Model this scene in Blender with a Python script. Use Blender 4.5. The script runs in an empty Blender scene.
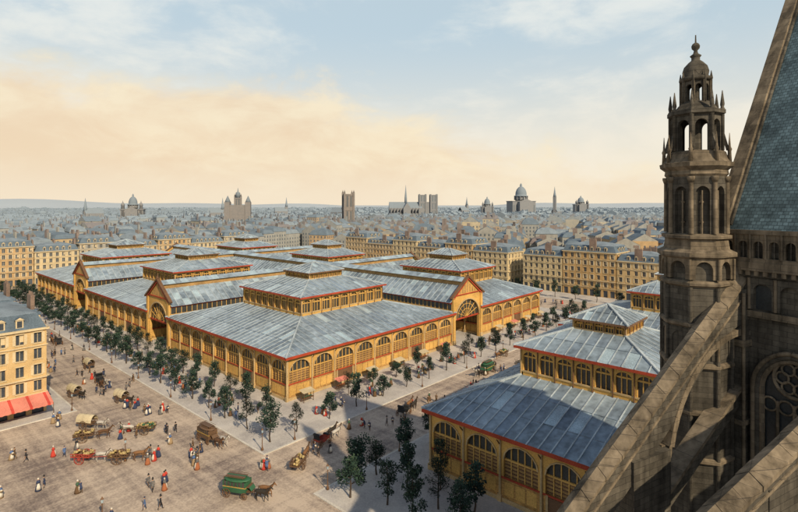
import bpy, math, random
from mathutils import Vector, Matrix
rnd = random.Random(11)
scene = bpy.context.scene
COL = scene.collection
rad = math.radians

# ------------------------------------------------------------------ materials
def nt(name):
    m = bpy.data.materials.new(name); m.use_nodes = True
    n = m.node_tree; b = n.nodes["Principled BSDF"]
    return m, n, b

def mat(name, c, rough=.85, var=.22, scale=.35, bump=0.0, metal=0.0, c2=None, haze=0, fine=6.0, spec=.3):
    m, n, b = nt(name)
    L = n.links; N = n.nodes
    geo = N.new("ShaderNodeNewGeometry")
    n1 = N.new("ShaderNodeTexNoise"); n1.inputs["Scale"].default_value = scale; n1.inputs["Detail"].default_value = 6
    n2 = N.new("ShaderNodeTexNoise"); n2.inputs["Scale"].default_value = fine; n2.inputs["Detail"].default_value = 4
    L.new(geo.outputs["Position"], n1.inputs["Vector"]); L.new(geo.outputs["Position"], n2.inputs["Vector"])
    add = N.new("ShaderNodeMath"); add.operation = 'ADD'
    L.new(n1.outputs["Fac"], add.inputs[0]); L.new(n2.outputs["Fac"], add.inputs[1])
    mr = N.new("ShaderNodeMapRange"); mr.inputs[1].default_value = .75; mr.inputs[2].default_value = 1.25
    L.new(add.outputs[0], mr.inputs[0])
    mix = N.new("ShaderNodeMix"); mix.data_type = 'RGBA'
    lo = [x*(1-var) for x in c]; hi = [min(1, x*(1+var)) for x in (c2 or c)]
    mix.inputs[6].default_value = (*lo, 1); mix.inputs[7].default_value = (*hi, 1)
    L.new(mr.outputs[0], mix.inputs[0])
    out = mix.outputs[2]
    if haze:  # aerial haze painted into the base colour, growing with distance from origin
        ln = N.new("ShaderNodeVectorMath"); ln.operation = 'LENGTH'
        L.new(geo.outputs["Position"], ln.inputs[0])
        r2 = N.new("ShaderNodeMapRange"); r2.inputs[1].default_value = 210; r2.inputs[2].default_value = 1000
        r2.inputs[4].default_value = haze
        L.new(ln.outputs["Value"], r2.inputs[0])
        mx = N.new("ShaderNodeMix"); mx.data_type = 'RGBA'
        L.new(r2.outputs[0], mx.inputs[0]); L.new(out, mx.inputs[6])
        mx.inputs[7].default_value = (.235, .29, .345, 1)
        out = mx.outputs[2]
    L.new(out, b.inputs["Base Color"])
    b.inputs["Roughness"].default_value = rough; b.inputs["Metallic"].default_value = metal
    b.inputs["Specular IOR Level"].default_value = spec
    if bump:
        bp = N.new("ShaderNodeBump"); bp.inputs["Strength"].default_value = bump; bp.inputs["Distance"].default_value = .05
        L.new(add.outputs[0], bp.inputs["Height"]); L.new(bp.outputs[0], b.inputs["Normal"])
    return m

def block_mat(name, c, mortar, bw, bh, kind='xy', rough=.9, var=.3, msize=.02, bump=.5, stain=.4):
    """stone / brick / slate courses: brick texture on object coordinates plus weather stains"""
    m, n, b = nt(name); L = n.links; N = n.nodes
    tc = N.new("ShaderNodeTexCoord"); sp = N.new("ShaderNodeSeparateXYZ"); L.new(tc.outputs["Object"], sp.inputs[0])
    cb = N.new("ShaderNodeCombineXYZ")
    if kind == 'xy':
        a = N.new("ShaderNodeMath"); a.operation = 'ADD'
        L.new(sp.outputs[0], a.inputs[0]); L.new(sp.outputs[1], a.inputs[1]); L.new(a.outputs[0], cb.inputs[0])
        L.new(sp.outputs[2], cb.inputs[1])
    else:
        L.new(sp.outputs[1], cb.inputs[0]); L.new(sp.outputs[2], cb.inputs[1])
    br = N.new("ShaderNodeTexBrick"); br.inputs["Scale"].default_value = 1
    br.inputs["Brick Width"].default_value = bw; br.inputs["Row Height"].default_value = bh
    br.inputs["Mortar Size"].default_value = msize; br.inputs["Bias"].default_value = 0
    br.inputs["Color1"].default_value = (*[x*(1-var) for x in c], 1)
    br.inputs["Color2"].default_value = (*[min(1, x*(1+var)) for x in c], 1)
    br.inputs["Mortar"].default_value = (*mortar, 1)
    L.new(cb.outputs[0], br.inputs["Vector"])
    n1 = N.new("ShaderNodeTexNoise"); n1.inputs["Scale"].default_value = .45; n1.inputs["Detail"].default_value = 10; n1.inputs["Roughness"].default_value = .72
    L.new(tc.outputs["Object"], n1.inputs["Vector"])
    mp = N.new("ShaderNodeMapping"); mp.inputs["Scale"].default_value = (2.2, 2.2, .25); L.new(tc.outputs["Object"], mp.inputs["Vector"])
    n3 = N.new("ShaderNodeTexNoise"); n3.inputs["Scale"].default_value = 1.0; n3.inputs["Detail"].default_value = 6
    L.new(mp.outputs[0], n3.inputs["Vector"])
    av = N.new("ShaderNodeMath"); av.operation = 'MULTIPLY_ADD'; av.inputs[1].default_value = .6; L.new(n3.outputs["Fac"], av.inputs[0]); L.new(n1.outputs["Fac"], av.inputs[2])
    mr = N.new("ShaderNodeMapRange"); mr.inputs[1].default_value = .6; mr.inputs[2].default_value = 1.0
    mr.inputs[3].default_value = 1-stain; mr.inputs[4].default_value = 1+stain*.7
    L.new(av.outputs[0], mr.inputs[0])
    mu = N.new("ShaderNodeVectorMath"); mu.operation = 'SCALE'
    L.new(br.outputs["Color"], mu.inputs[0]); L.new(mr.outputs[0], mu.inputs["Scale"])
    L.new(mu.outputs[0], b.inputs["Base Color"]); b.inputs["Roughness"].default_value = rough
    b.inputs["Specular IOR Level"].default_value = .2
    bp = N.new("ShaderNodeBump"); bp.inputs["Strength"].default_value = bump; bp.inputs["Distance"].default_value = .05
    ad = N.new("ShaderNodeMath"); ad.operation = 'MULTIPLY_ADD'; ad.inputs[1].default_value = -.4
    L.new(br.outputs["Fac"], ad.inputs[0]); L.new(n1.outputs["Fac"], ad.inputs[2])
    L.new(ad.outputs[0], bp.inputs["Height"]); L.new(bp.outputs[0], b.inputs["Normal"])
    return m

M = {}
M['brick'] = block_mat('ochre_brick', (.45, .25, .075), (.28, .18, .09), .5, .16, stain=.4)
M['brick2'] = mat('ochre_iron_panel', (.52, .31, .09), var=.3, scale=.2)
M['stone'] = mat('cut_stone', (.43, .31, .16), var=.25)
M['red'] = mat('red_oxide_iron', (.33, .05, .022), var=.3, rough=.6)
M['iron'] = mat('brown_painted_iron', (.14, .075, .04), var=.25, rough=.6)
M['louv'] = mat('louvre_wood', (.33, .20, .08), var=.35)
M['glass'] = mat('dark_glazing', (.045, .045, .042), var=.4, rough=.3, spec=.5)
M['z1'] = mat('zinc_sheet_mid', (.205, .26, .315), var=.42, rough=.55, scale=.09, metal=.1, fine=.9)
M['z2'] = mat('zinc_sheet_light', (.25, .31, .37), var=.4, rough=.5, scale=.09, metal=.1, fine=.9)
M['z3'] = mat('zinc_sheet_dark', (.17, .22, .28), var=.42, rough=.55, scale=.09, metal=.1, fine=.9)
M['zrib'] = mat('zinc_batten', (.34, .39, .43), var=.35, rough=.5)
M['zgl'] = mat('roof_glass', (.31, .40, .46), var=.3, rough=.2, spec=.7)
PAV = [M[k] for k in ('brick', 'brick2', 'stone', 'red', 'iron', 'louv', 'glass', 'z1', 'z2', 'z3', 'zrib', 'zgl')]
BR, BP, ST, RD, IR, LV, GL, Z1, Z2, Z3, ZR, ZG = range(12)

# ------------------------------------------------------------------ mesh builder
class MB:
    def __init__(s):
        s.v = []; s.f = []; s.m = []; s.s = []; s.M = Matrix.Identity(4)
    def frame(s, o=(0, 0, 0), ang=0.0):
        s.M = Matrix.Translation(Vector(o)) @ Matrix.Rotation(ang, 4, 'Z')
    def add(s, vs, fs, mi, sm=False):
        b = len(s.v); X = s.M
        for p in vs: s.v.append(tuple(X @ Vector(p)))
        for f in fs:
            s.f.append([b+i for i in f]); s.m.append(mi); s.s.append(sm)
    def quad(s, a, b, c, d, mi): s.add([a, b, c, d], [(0, 1, 2, 3)], mi)
    def poly(s, ps, mi): s.add(ps, [tuple(range(len(ps)))], mi)
    def box(s, x0, x1, y0, y1, z0, z1, mi):
        s.add([(x0,y0,z0),(x1,y0,z0),(x1,y1,z0),(x0,y1,z0),(x0,y0,z1),(x1,y0,z1),(x1,y1,z1),(x0,y1,z1)],
              [(0,3,2,1),(4,5,6,7),(0,1,5,4),(1,2,6,5),(2,3,7,6),(3,0,4,7)], mi)
    def tube(s, p0, p1, r0, r1, n, mi, cap=True, sm=True):
        p0 = Vector(p0); p1 = Vector(p1); d = (p1-p0)
        if d.length < 1e-6: return
        d.normalize()
        a = d.orthogonal().normalized() if abs(d.z) < .999 else Vector((1, 0, 0))
        c = d.cross(a)
        vs = []
        for p, r in ((p0, r0), (p1, r1)):
            for i in range(n):
                t = 2*math.pi*(i+.5)/n
                vs.append(p+a*math.cos(t)*r+c*math.sin(t)*r)
        s.add(vs, [(i, (i+1) % n, n+(i+1) % n, n+i) for i in range(n)], mi, sm)
        if cap:
            s.add(vs, [tuple(range(n-1, -1, -1)), tuple(range(n, 2*n))], mi)
    def lathe(s, cx, cy, prof, n, mi, sm=True, ph=None, sx=1, sy=1):
        ph = math.pi/n if ph is None else ph
        vs = []; fs = []
        for r, z in prof:
            for i in range(n):
                t = 2*math.pi*i/n+ph
                vs.append((cx+r*sx*math.cos(t), cy+r*sy*math.sin(t), z))
        for k in range(len(prof)-1):
            for i in range(n):
                j = (i+1) % n
                fs.append((k*n+i, k*n+j, (k+1)*n+j, (k+1)*n+i))
        fs.append(tuple(range(n-1, -1, -1))); fs.append(tuple(range((len(prof)-1)*n, len(prof)*n)))
        s.add(vs, fs, mi, sm)
    def beam(s, p0, p1, w, h, mi):
        """box-section bar from p0 to p1"""
        p0 = Vector(p0); p1 = Vector(p1); d = (p1-p0).normalized()
        up = Vector((0, 0, 1)) if abs(d.z) < .98 else Vector((0, 1, 0))
        a = d.cross(up).normalized()*w/2; c = a.cross(d).normalized()*h/2
        vs = [p0-a-c, p0+a-c, p0+a+c, p0-a+c, p1-a-c, p1+a-c, p1+a+c, p1-a+c]
        s.add(vs, [(0,3,2,1),(4,5,6,7),(0,1,5,4),(1,2,6,5),(2,3,7,6),(3,0,4,7)], mi)
    def mesh(s, name, mats):
        me = bpy.data.meshes.new(name+"_mesh"); me.from_pydata(s.v, [], s.f)
        for m in mats: me.materials.append(m)
        me.polygons.foreach_set("material_index", s.m); me.polygons.foreach_set("use_smooth", s.s)
        me.update(); return me
    def obj(s, name, mats, loc=(0, 0, 0), rz=0.0):
        return place(s.mesh(name, mats), name, loc, rz)

def place(me, name, loc, rz=0.0, sc=1.0):
    o = bpy.data.objects.new(name, me); COL.objects.link(o)
    o.location = loc; o.rotation_euler = (0, 0, rz)
    o.scale = (sc, sc, sc) if not isinstance(sc, tuple) else sc
    return o

# arch cell in wall frame : x along wall, -y recess
def arch_cell(mb, a, w, zs, zsp, zt, jw, depth, mi, seg=8, pointed=False, front=0.0):
    cx = a+w/2; r = (w-2*jw)/2; rise = min(r*(1.25 if pointed else 1), zt-zsp-.12*(zt-zs))
    mb.quad((a, front, zs), (a+jw, front, zs), (a+jw, front, zsp), (a, front, zsp), mi)
    mb.quad((a+w-jw, front, zs), (a+w, front, zs), (a+w, front, zsp), (a+w-jw, front, zsp), mi)
    mb.quad((a+jw, front, zs), (a+jw, front-depth, zs), (a+jw, front-depth, zsp), (a+jw, front, zsp), mi)
    mb.quad((a+w-jw, front, zs), (a+w-jw, front-depth, zs), (a+w-jw, front-depth, zsp), (a+w-jw, front, zsp), mi)
    mb.quad((a, front, zsp), (a+jw, front, zsp), (a+jw, front, zt), (a, front, zt), mi)
    mb.quad((a+w-jw, front, zsp), (a+w, front, zsp), (a+w, front, zt), (a+w-jw, front, zt), mi)
    pts = []
    for k in range(seg+1):
        t = math.pi*(1-k/seg)
        x = cx+r*math.cos(t)
        z = zsp+rise*math.sin(t)
        pts.append((x, z))
    for (xa, za), (xb, zb) in zip(pts, pts[1:]):
        mb.quad((xa, front, za), (xb, front, zb), (xb, front, zt), (xa, front, zt), mi)
        mb.quad((xa, front, za), (xb, front, zb), (xb, front-depth, zb), (xa, front-depth, za), mi)
    return cx, r, rise, pts

def arcade(mb, L, bay, z0, zs, zsp, zt, jw, big=True):
    nb = max(1, round(L/bay)); w = L/nb
    for i in range(nb):
        a = i*w
        door = big and (i % 4 == 2)
        cx, r, rise, pts = arch_cell(mb, a, w, zs, zsp, zt, jw, .4, BP)
        yb = -.4
        mb.poly([(x, yb, z) for x, z in pts], GL)
        mb.quad((a+jw, yb, zs), (a+w-jw, yb, zs), (a+w-jw, yb, zsp), (a+jw, yb, zsp), LV if big else GL)
        nm = 4 if big else 2
        for k in range(1, nm+1):
            x = a+jw+(w-2*jw)*k/(nm+1)
            zz = zsp+rise*math.sqrt(max(0, 1-((x-cx)/r)**2))
            mb.box(x-.07, x+.07, yb, yb+.14, zs, zz-.03, BP)
        mb.box(a+jw, a+w-jw, yb, yb+.2, zsp-.12, zsp+.12, BP)
        if big:
            ns = 5
            for k in range(ns):
                z = zs+(zsp-zs)*(k+.5)/ns
                mb.box(a+jw+.02, a+w-jw-.02, yb+.01, yb+.11, z-.07, z+.06, IR)
            for (xa, za), (xb, zb) in zip(pts, pts[1:]):
                mb.beam((xa, .03, za+.08), (xb, .03, zb+.08), .2, .18, ST)
            if door:
                mb.box(a+.9, a+w-.9, -.05, .02, .12, zs-.25, IR)
                mb.box(a+.6, a+.9, -.05, .12, .12, zs, ST); mb.box(a+w-.9, a+w-.6, -.05, .12, .12, zs, ST)
                mb.box(a, a+w, -.35, -.06, z0, zs, BR)
                mb.box(a, a+.6, -.06, 0, z0, zs, BR); mb.box(a+w-.6, a+w, -.06, 0, z0, zs, BR)
            else:
                mb.box(a, a+w, -.35, 0, z0, zs, BR)
                for q in range(3):
                    xa = a+.55+(w-1.1)*q/3
                    mb.box(xa+.12, xa+(w-1.1)/3-.12, -.01, .05, z0+1.0, zs-.5, BP)
        else:
            mb.box(a, a+w, -.3, 0, z0, zs, BP)
        mb.tube((a, .1, z0), (a, .1, zt), .2 if big else .1, .17 if big else .09, 8, IR if not big else ST)
        if big:
            mb.box(a-.3, a+.3, -.02, .38, z0, z0+.9, ST)
            mb.beam((a, .15, zt-.9), (a, .95, zt-.02), .12, .12, IR)
    mb.tube((L, .1, z0), (L, .1, zt), .2 if big else .1, .17 if big else .09, 8, ST)
    mb.box(0, L, -.02, .1, zs-.14, zs+.1, RD if big else ST)
    if big: mb.box(0, L, -.02, .13, z0, z0+.55, ST)

def four_walls(mb, x0, y0, x1, y1, fn):
    for o, L, a in (((x1, y0, 0), x1-x0, math.pi), ((x0, y0, 0), y1-y0, math.pi/2), ((x0, y1, 0), x1-x0, 0), ((x1, y1, 0), y1-y0, -math.pi/2)):
        mb.frame(o, a)
        fn(L)
    mb.frame()

def tier(mb, x0, y0, x1, y1, z0, ix, iy, z1, sw=1.7, rows=3, glassy=.05, rib=True):
    """hipped zinc roof tier made of separate sheets and standing battens"""
    for side in range(4):
        if side in (0, 2): a0, a1, ia, ib = x0, x1, ix, iy
        else: a0, a1, ia, ib = y0, y1, iy, ix
        def P(u, f, dz=0):
            if side == 0: return (u, y0+f*ib, z0+f*(z1-z0)+dz)
            if side == 2: return (u, y1-f*ib, z0+f*(z1-z0)+dz)
            if side == 3: return (x0+f*ib, u, z0+f*(z1-z0)+dz)
            return (x1-f*ib, u, z0+f*(z1-z0)+dz)
        nh = max(rows, int(round(ia/sw/rows))*rows); nm = max(1, int(round((a1-a0-2*ia)/sw)))
        us = [a0+ia*i/nh for i in range(nh)]
        if a1-a0-2*ia > .05: us += [a0+ia+(a1-a0-2*ia)*i/nm for i in range(nm)]
        us += [a1-ia+ia*i/nh for i in range(nh+1)]
        fr = lambda u: max(0, min(1, (u-a0)/ia, (a1-u)/ia))
        for ua, ub in zip(us, us[1:]):
            fa, fb = fr(ua), fr(ub)
            for k in range(rows):
                lo, hi = k/rows, (k+1)/rows
                if max(fa, fb) <= lo+1e-6: continue
                q = [P(ua, min(fa, lo)), P(ub, min(fb, lo)), P(ub, min(fb, hi)), P(ua, min(fa, hi))]
                r = rnd.random()
                mb.poly(q, ZG if r < glassy else (Z1 if r < .65 else (Z2 if r < .82 else Z3)))
        if rib:
            for u in us[1:-1]:
                f = fr(u)
                if f > .05: mb.beam(P(u, 0, .05), P(u, f, .05), .15, .12, ZR)
            for k in range(1, rows):
                lo = k/rows
                mb.beam(P(a0+ia*lo, lo, .03), P(a1-ia*lo, lo, .03), .14, .1, Z3)
    for sx in (0, 1):
        for sy in (0, 1):
            X = x0 if not sx else x1; Y = y0 if not sy else y1
            mb.beam((X, Y, z0+.1), (X+(ix if not sx else -ix), Y+(iy if not sy else -iy), z1+.1), .35, .25, ZR)

def eave(mb, x0, y0, x1, y1, z, o, h, mi):
    mb.box(x0-o, x1+o, y0-o, y0-o+.25, z-h, z+.12, mi); mb.box(x0-o, x1+o, y1+o-.25, y1+o, z-h, z+.12, mi)
    mb.box(x0-o, x0-o+.25, y0-o+.25, y1+o-.25, z-h, z+.12, mi); mb.box(x1+o-.25, x1+o, y0-o+.25, y1+o-.25, z-h, z+.12, mi)
    mb.quad((x0-o+.02, y0-o+.02, z-.1), (x1+o-.02, y0-o+.02, z-.1), (x1+o-.02, y1+o-.02, z-.1), (x0-o+.02, y1+o-.02, z-.1), IR)

def pavilion(name, X0, Y0, SX, SY, ix=14., iy=14., z0=.12):
    mb = MB()
    four_walls(mb, 0, 0, SX, SY, lambda L: arcade(mb, L, 6, 0, 3.3, 5.7, 8.5, .5))
    o = .12
    mb.box(-o, SX+o, -o, .1, 8.5, 9.1, RD); mb.box(-o, SX+o, SY-.1, SY+o, 8.5, 9.1, RD)
    mb.box(-o, .1, .1, SY-.1, 8.5, 9.1, RD); mb.box(SX-.1, SX+o, .1, SY-.1, 8.5, 9.1, RD)
    eave(mb, 0, 0, SX, SY, 9.1, 1.0, .42, RD)
    tier(mb, -1, -1, SX+1, SY+1, 9.2, ix+1, iy+1, 12.9)
    lx0, ly0, lx1, ly1 = ix, iy, SX-ix, SY-iy
    def lw(L): arcade(mb, L, 3.0, 12.4, 13.6, 15.9, 17.1, .35, big=False)
    four_walls(mb, lx0, ly0, lx1, ly1, lw)
    mb.box(lx0-.1, lx1+.1, ly0-.1, ly0+.1, 17.1, 17.5, RD); mb.box(lx0-.1, lx1+.1, ly1-.1, ly1+.1, 17.1, 17.5, RD)
    mb.box(lx0-.1, lx0+.1, ly0+.1, ly1-.1, 17.1, 17.5, RD); mb.box(lx1-.1, lx1+.1, ly0+.1, ly1-.1, 17.1, 17.5, RD)
    eave(mb, lx0, ly0, lx1, ly1, 17.5, .9, .3, RD)
    wx, wy = (lx1-lx0), (ly1-ly0)
    jx, jy = wx*.30, wy*.30
    tier(mb, lx0-.9, ly0-.9, lx1+.9, ly1+.9, 17.6, jx+.9, jy+.9, 20.2, sw=1.6, rows=2)
    sx0, sy0, sx1, sy1 = lx0+jx, ly0+jy, lx1-jx, ly1-jy
    four_walls(mb, sx0, sy0, sx1, sy1, lambda L: arcade(mb, L, 1.7, 20.0, 20.3, 21.1, 21.7, .2, big=False))
    eave(mb, sx0, sy0, sx1, sy1, 21.8, .6, .2, IR)
    a, b = sx1-sx0, sy1-sy0
    h = min(a, b)/2
    tier(mb, sx0-.6, sy0-.6, sx1+.6, sy1+.6, 21.9, h+.55, h+.55, 23.9, sw=1.4, rows=2)
    mb.beam((sx0+h-.1, (sy0+sy1)/2, 24), (sx1-h+.1, (sy0+sy1)/2, 24), .4, .3, ZR)
    return mb.obj(name, PAV, (X0, Y0, z0))

pavilion("market_pavilion", 61, 86, 56, 54)
pavilion("market_pavilion", 61, 155, 56, 54)
pavilion("market_pavilion", 61, 224, 56, 54)
pavilion("market_pavilion", 132, 86, 38, 54, 9, 14)
pavilion("market_pavilion", 132, 155, 38, 54, 9, 14)
pavilion("market_pavilion", 132, 224, 38, 54, 9, 14)
pavilion("market_pavilion", 60, 12, 46, 36, 13, 8)
pavilion("market_pavilion", 126, 14, 40, 43, 12, 13)

def covered_street(name, X, Y, L, W, ang, dz=0.0):
    """glazed gabled roof along local x, arched portals at its ends"""
    mb = MB(); e = 12.3+dz; rg = 17.2+dz; hw = W/2
    n = int(L/1.9)
    for sgn in (-1, 1):
        for i in range(n):
            xa, xb = L*i/n, L*(i+1)/n
            for k in range(3):
                f0, f1 = k/3, (k+1)/3
                y0, y1 = sgn*(hw+.7)*(1-f0*.86), sgn*(hw+.7)*(1-f1*.86)
                za, zb = e-.3+(rg-e+.3)*f0*.86, e-.3+(rg-e+.3)*f1*.86
                r = rnd.random()
                mb.poly([(xa, y0, za), (xb, y0, za), (xb, y1, zb), (xa, y1, zb)], ZG if r < .1 else (Z1 if r < .5 else (Z2 if r < .85 else Z3)))
            mb.beam((xa, sgn*(hw+.7), e-.25), (xa, sgn*(hw+.7)*.14, e-.25+(rg-e+.3)*.86), .15, .12, ZR)
        mb.box(0, L, sgn*hw-.1, sgn*hw+.1, 8.6, 9.9, BP)
        mb.box(0, L, sgn*hw-.12, sgn*hw+.12, 11.6, e-.25, RD)
        mb.box(0, L, sgn*hw-.04, sgn*hw+.04, 9.9, 11.6, GL)
        for i in range(int(L/1.5)+1):
            x = min(L-.05, i*1.5)
            mb.box(x-.07, x+.07, sgn*hw-.1, sgn*hw+.1, 9.9, 11.6, BP)
    mb.box(.5, L-.5, -1.7, 1.7, rg-1.2, rg+.35, LV)
    for sgn in (-1, 1):
        for i in range(n):
            xa, xb = L*i/n, L*(i+1)/n
            mb.poly([(xa, sgn*2.3, rg+.2), (xb, sgn*2.3, rg+.2), (xb, 0, rg+1.2), (xa, 0, rg+1.2)], ZG if rnd.random() < .4 else Z2)
    for xe, s in ((0, -1), (L, 1)):
        fr = xe+s*.25
        F = mb.M.copy()
        mb.M = F @ Matrix.Translation((fr, -hw if s > 0 else hw, 0)) @ Matrix.Rotation(math.pi/2 if s > 0 else -math.pi/2, 4, 'Z') @ Matrix.Scale(-1, 4, (0, 1, 0))
        w = W; r = w/2-1.4; zsp = 7.0
        arch_cell(mb, 0, w, 0, zsp, 13.9, 1.4, .8, BP, seg=16)
        mb.poly([(0, 0, 13.9), (w, 0, 13.9), (w/2, 0, 18.6)], BP)
        mb.beam((-.9, .1, 13.2), (w/2, .1, 18.9), .9, .45, IR); mb.beam((w+.9, .1, 13.2), (w/2, .1, 18.9), .9, .45, IR)
        mb.beam((.2, .3, 13.0), (w/2, .3, 18.2), .2, .3, RD); mb.beam((w-.2, .3, 13.0), (w/2, .3, 18.2), .2, .3, RD)
        mb.lathe(w/2, .15, [(.25, 18.9), (.35, 19.3), (.12, 19.6), (.04, 20.6)], 8, IR)
        for k in range(7):
            xk = w*.5+(k-3)*1.25; zk = 14.2; hk = 3.2-abs(k-3)*.85
            if hk > .6: mb.box(xk-.35, xk+.35, -.02, .05, zk, zk+hk, LV)
        mb.box(0, w, -.02, .25, 13.7, 14.0, RD)
        mb.box(0, 1.1, -.15, .35, 0, 13.4, BP); mb.box(w-1.1, w, -.15, .35, 0, 13.4, BP)
        mb.box(0, 1.2, -.2, .45, 0, 1.2, ST); mb.box(w-1.2, w, -.2, .45, 0, 1.2, ST)
        pts = [(w/2+r*math.cos(math.pi*k/16), zsp+min(r, 13.9-zsp-1.6)*math.sin(math.pi*k/16)) for k in range(17)]
        mb.poly([(x, -.5, z) for x, z in pts], GL)
        for k in range(1, 8):
            t = math.pi*k/8
            mb.beam((w/2, -.42, zsp), (w/2+r*math.cos(t), -.42, zsp+min(r, 5.3)*math.sin(t)), .14, .14, BP)
        for q in (.45, .72):
            for k in range(16):
                t, t2 = math.pi*k/16, math.pi*(k+1)/16
                mb.beam((w/2+r*q*math.cos(t), -.42, zsp+5.3*q*math.sin(t)), (w/2+r*q*math.cos(t2), -.42, zsp+5.3*q*math.sin(t2)), .12, .12, BP)
        for k in range(16):
            (xa, za), (xb, zb) = pts[k], pts[k+1]
            mb.beam((xa, .05, za), (xb, .05, zb), .3, .35, ST)
        mb.box(1.1, w-1.1, -.6, -.2, zsp-.3, zsp+.1, RD)
        mb.M = F
    return mb.obj(name, PAV, (X, Y, .12), ang)

covered_street("covered_market_street", 61, 147.5, 109, 15, 0)
covered_street("covered_market_street", 61, 216.5, 109, 15, 0)
covered_street("covered_market_street", 124.5, 86, 192, 15, math.pi/2, .06)

# ------------------------------------------------------------------ ground
def ground_mat(name, c, c2, sc=.08, tracks=True):
    m, n, b = nt(name); L = n.links; N = n.nodes
    geo = N.new("ShaderNodeNewGeometry")
    n1 = N.new("ShaderNodeTexNoise"); n1.inputs["Scale"].default_value = sc; n1.inputs["Detail"].default_value = 10; n1.inputs["Roughness"].default_value = .68
    L.new(geo.outputs["Position"], n1.inputs["Vector"])
    def streak(scale, rot):
        mp = N.new("ShaderNodeMapping"); mp.inputs["Scale"].default_value = scale; mp.inputs["Rotation"].default_value = (0, 0, rot)
        L.new(geo.outputs["Position"], mp.inputs["Vector"])
        n2 = N.new("ShaderNodeTexNoise"); n2.inputs["Scale"].default_value = .8; n2.inputs["Detail"].default_value = 6; n2.inputs["Distortion"].default_value = .6
        L.new(mp.outputs[0], n2.inputs["Vector"]); return n2.outputs["Fac"]
    s1 = streak((1.1, .05, 1), .12); s2 = streak((.06, 1.0, 1), -.2)
    vo = N.new("ShaderNodeTexVoronoi"); vo.inputs["Scale"].default_value = 3.5; L.new(geo.outputs["Position"], vo.inputs["Vector"])
    def madd(src, k, base):
        a = N.new("ShaderNodeMath"); a.operation = 'MULTIPLY_ADD'; a.inputs[1].default_value = k
        L.new(src, a.inputs[0]); L.new(base, a.inputs[2]); return a.outputs[0]
    v = madd(s1, .45 if tracks else .06, n1.outputs["Fac"]); v = madd(s2, .4 if tracks else .06, v); v = madd(vo.outputs["Distance"], .2, v)
    mr = N.new("ShaderNodeMapRange"); mr.inputs[1].default_value = .82 if tracks else .45; mr.inputs[2].default_value = 1.18 if tracks else .8
    L.new(v, mr.inputs[0])
    mx = N.new("ShaderNodeMix"); mx.data_type = 'RGBA'; mx.inputs[6].default_value = (*c, 1); mx.inputs[7].default_value = (*c2, 1)
    L.new(mr.outputs[0], mx.inputs[0]); L.new(mx.outputs[2], b.inputs["Base Color"])
    b.inputs["Roughness"].default_value = .8; b.inputs["Specular IOR Level"].default_value = .3
    bp = N.new("ShaderNodeBump"); bp.inputs["Strength"].default_value = .5; bp.inputs["Distance"].default_value = .05
    L.new(v, bp.inputs["Height"]); L.new(bp.outputs[0], b.inputs["Normal"])
    return m
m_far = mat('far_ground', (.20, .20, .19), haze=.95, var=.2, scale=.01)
m_road = ground_mat('paved_road', (.16, .125, .11), (.48, .39, .31))
m_pave = ground_mat('flagstone_pavement', (.29, .27, .265), (.50, .47, .44), .15, False)
m_kerb = mat('granite_kerb', (.52, .49, .44))
g = MB(); g.quad((-9000, -9000, 0), (9000, -9000, 0), (9000, 9000, 0), (-9000, 9000, 0), 0); g.obj("ground", [m_far])
g = MB(); g.quad((-60, -60, .004), (222, -60, .004), (222, 306, .004), (-60, 306, .004), 0); g.obj("road", [m_road])
def pavement(x0, y0, x1, y1):
    g = MB(); k = .35
    g.box(x0+k, x1-k, y0+k, y1-k, 0, .12, 0)
    g.box(x0, x1, y0, y0+k, 0, .135, 1); g.box(x0, x1, y1-k, y1, 0, .135, 1)
    g.box(x0, x0+k, y0+k, y1-k, 0, .135, 1); g.box(x1-k, x1, y0+k, y1-k, 0, .135, 1)
    g.obj("pavement", [m_pave, m_kerb])
pavement(45.5, 70.5, 184, 290)
pavement(44, 8, 175, 56)
pavement(-45, 112.5, 31, 140)
pavement(205, 20, 221.5, 300)
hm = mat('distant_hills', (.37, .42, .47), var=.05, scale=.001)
g = MB(); n = 90; ring = []
for i in range(n+1):
    t = rad(-40+170*i/n)
    h = 30+24*math.sin(t*5+1)+16*math.sin(t*13+2)+8*math.sin(t*29)
    ring.append((t, max(15, h)+(10 if t > rad(60) else 0)))
for (ta, ha), (tb, hb) in zip(ring, ring[1:]):
    P = lambda t, R, z: (R*math.cos(t), R*math.sin(t), z)
    g.quad(P(ta, 5200, 0), P(tb, 5200, 0), P(tb, 6500, hb+20), P(ta, 6500, ha+20), 0)
    g.quad(P(ta, 6500, ha+20), P(tb, 6500, hb+20), P(tb, 8500, 0), P(ta, 8500, 0), 0)
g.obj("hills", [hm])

# ------------------------------------------------------------------ houses
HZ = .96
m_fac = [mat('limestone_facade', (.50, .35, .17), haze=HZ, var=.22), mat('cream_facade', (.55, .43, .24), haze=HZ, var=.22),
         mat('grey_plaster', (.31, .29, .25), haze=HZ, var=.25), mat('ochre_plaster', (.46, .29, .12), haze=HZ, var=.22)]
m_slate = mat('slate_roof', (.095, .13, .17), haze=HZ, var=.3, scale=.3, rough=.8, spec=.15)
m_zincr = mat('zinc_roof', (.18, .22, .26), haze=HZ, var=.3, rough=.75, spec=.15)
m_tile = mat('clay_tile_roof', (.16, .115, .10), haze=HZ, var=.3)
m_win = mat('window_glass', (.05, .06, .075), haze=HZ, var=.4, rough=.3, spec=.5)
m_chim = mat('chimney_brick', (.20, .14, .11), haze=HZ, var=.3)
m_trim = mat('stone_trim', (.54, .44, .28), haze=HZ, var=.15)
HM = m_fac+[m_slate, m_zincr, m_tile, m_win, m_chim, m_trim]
SL, ZN, TL, WN, CH, TR = 4, 5, 6, 7, 8, 9

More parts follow.
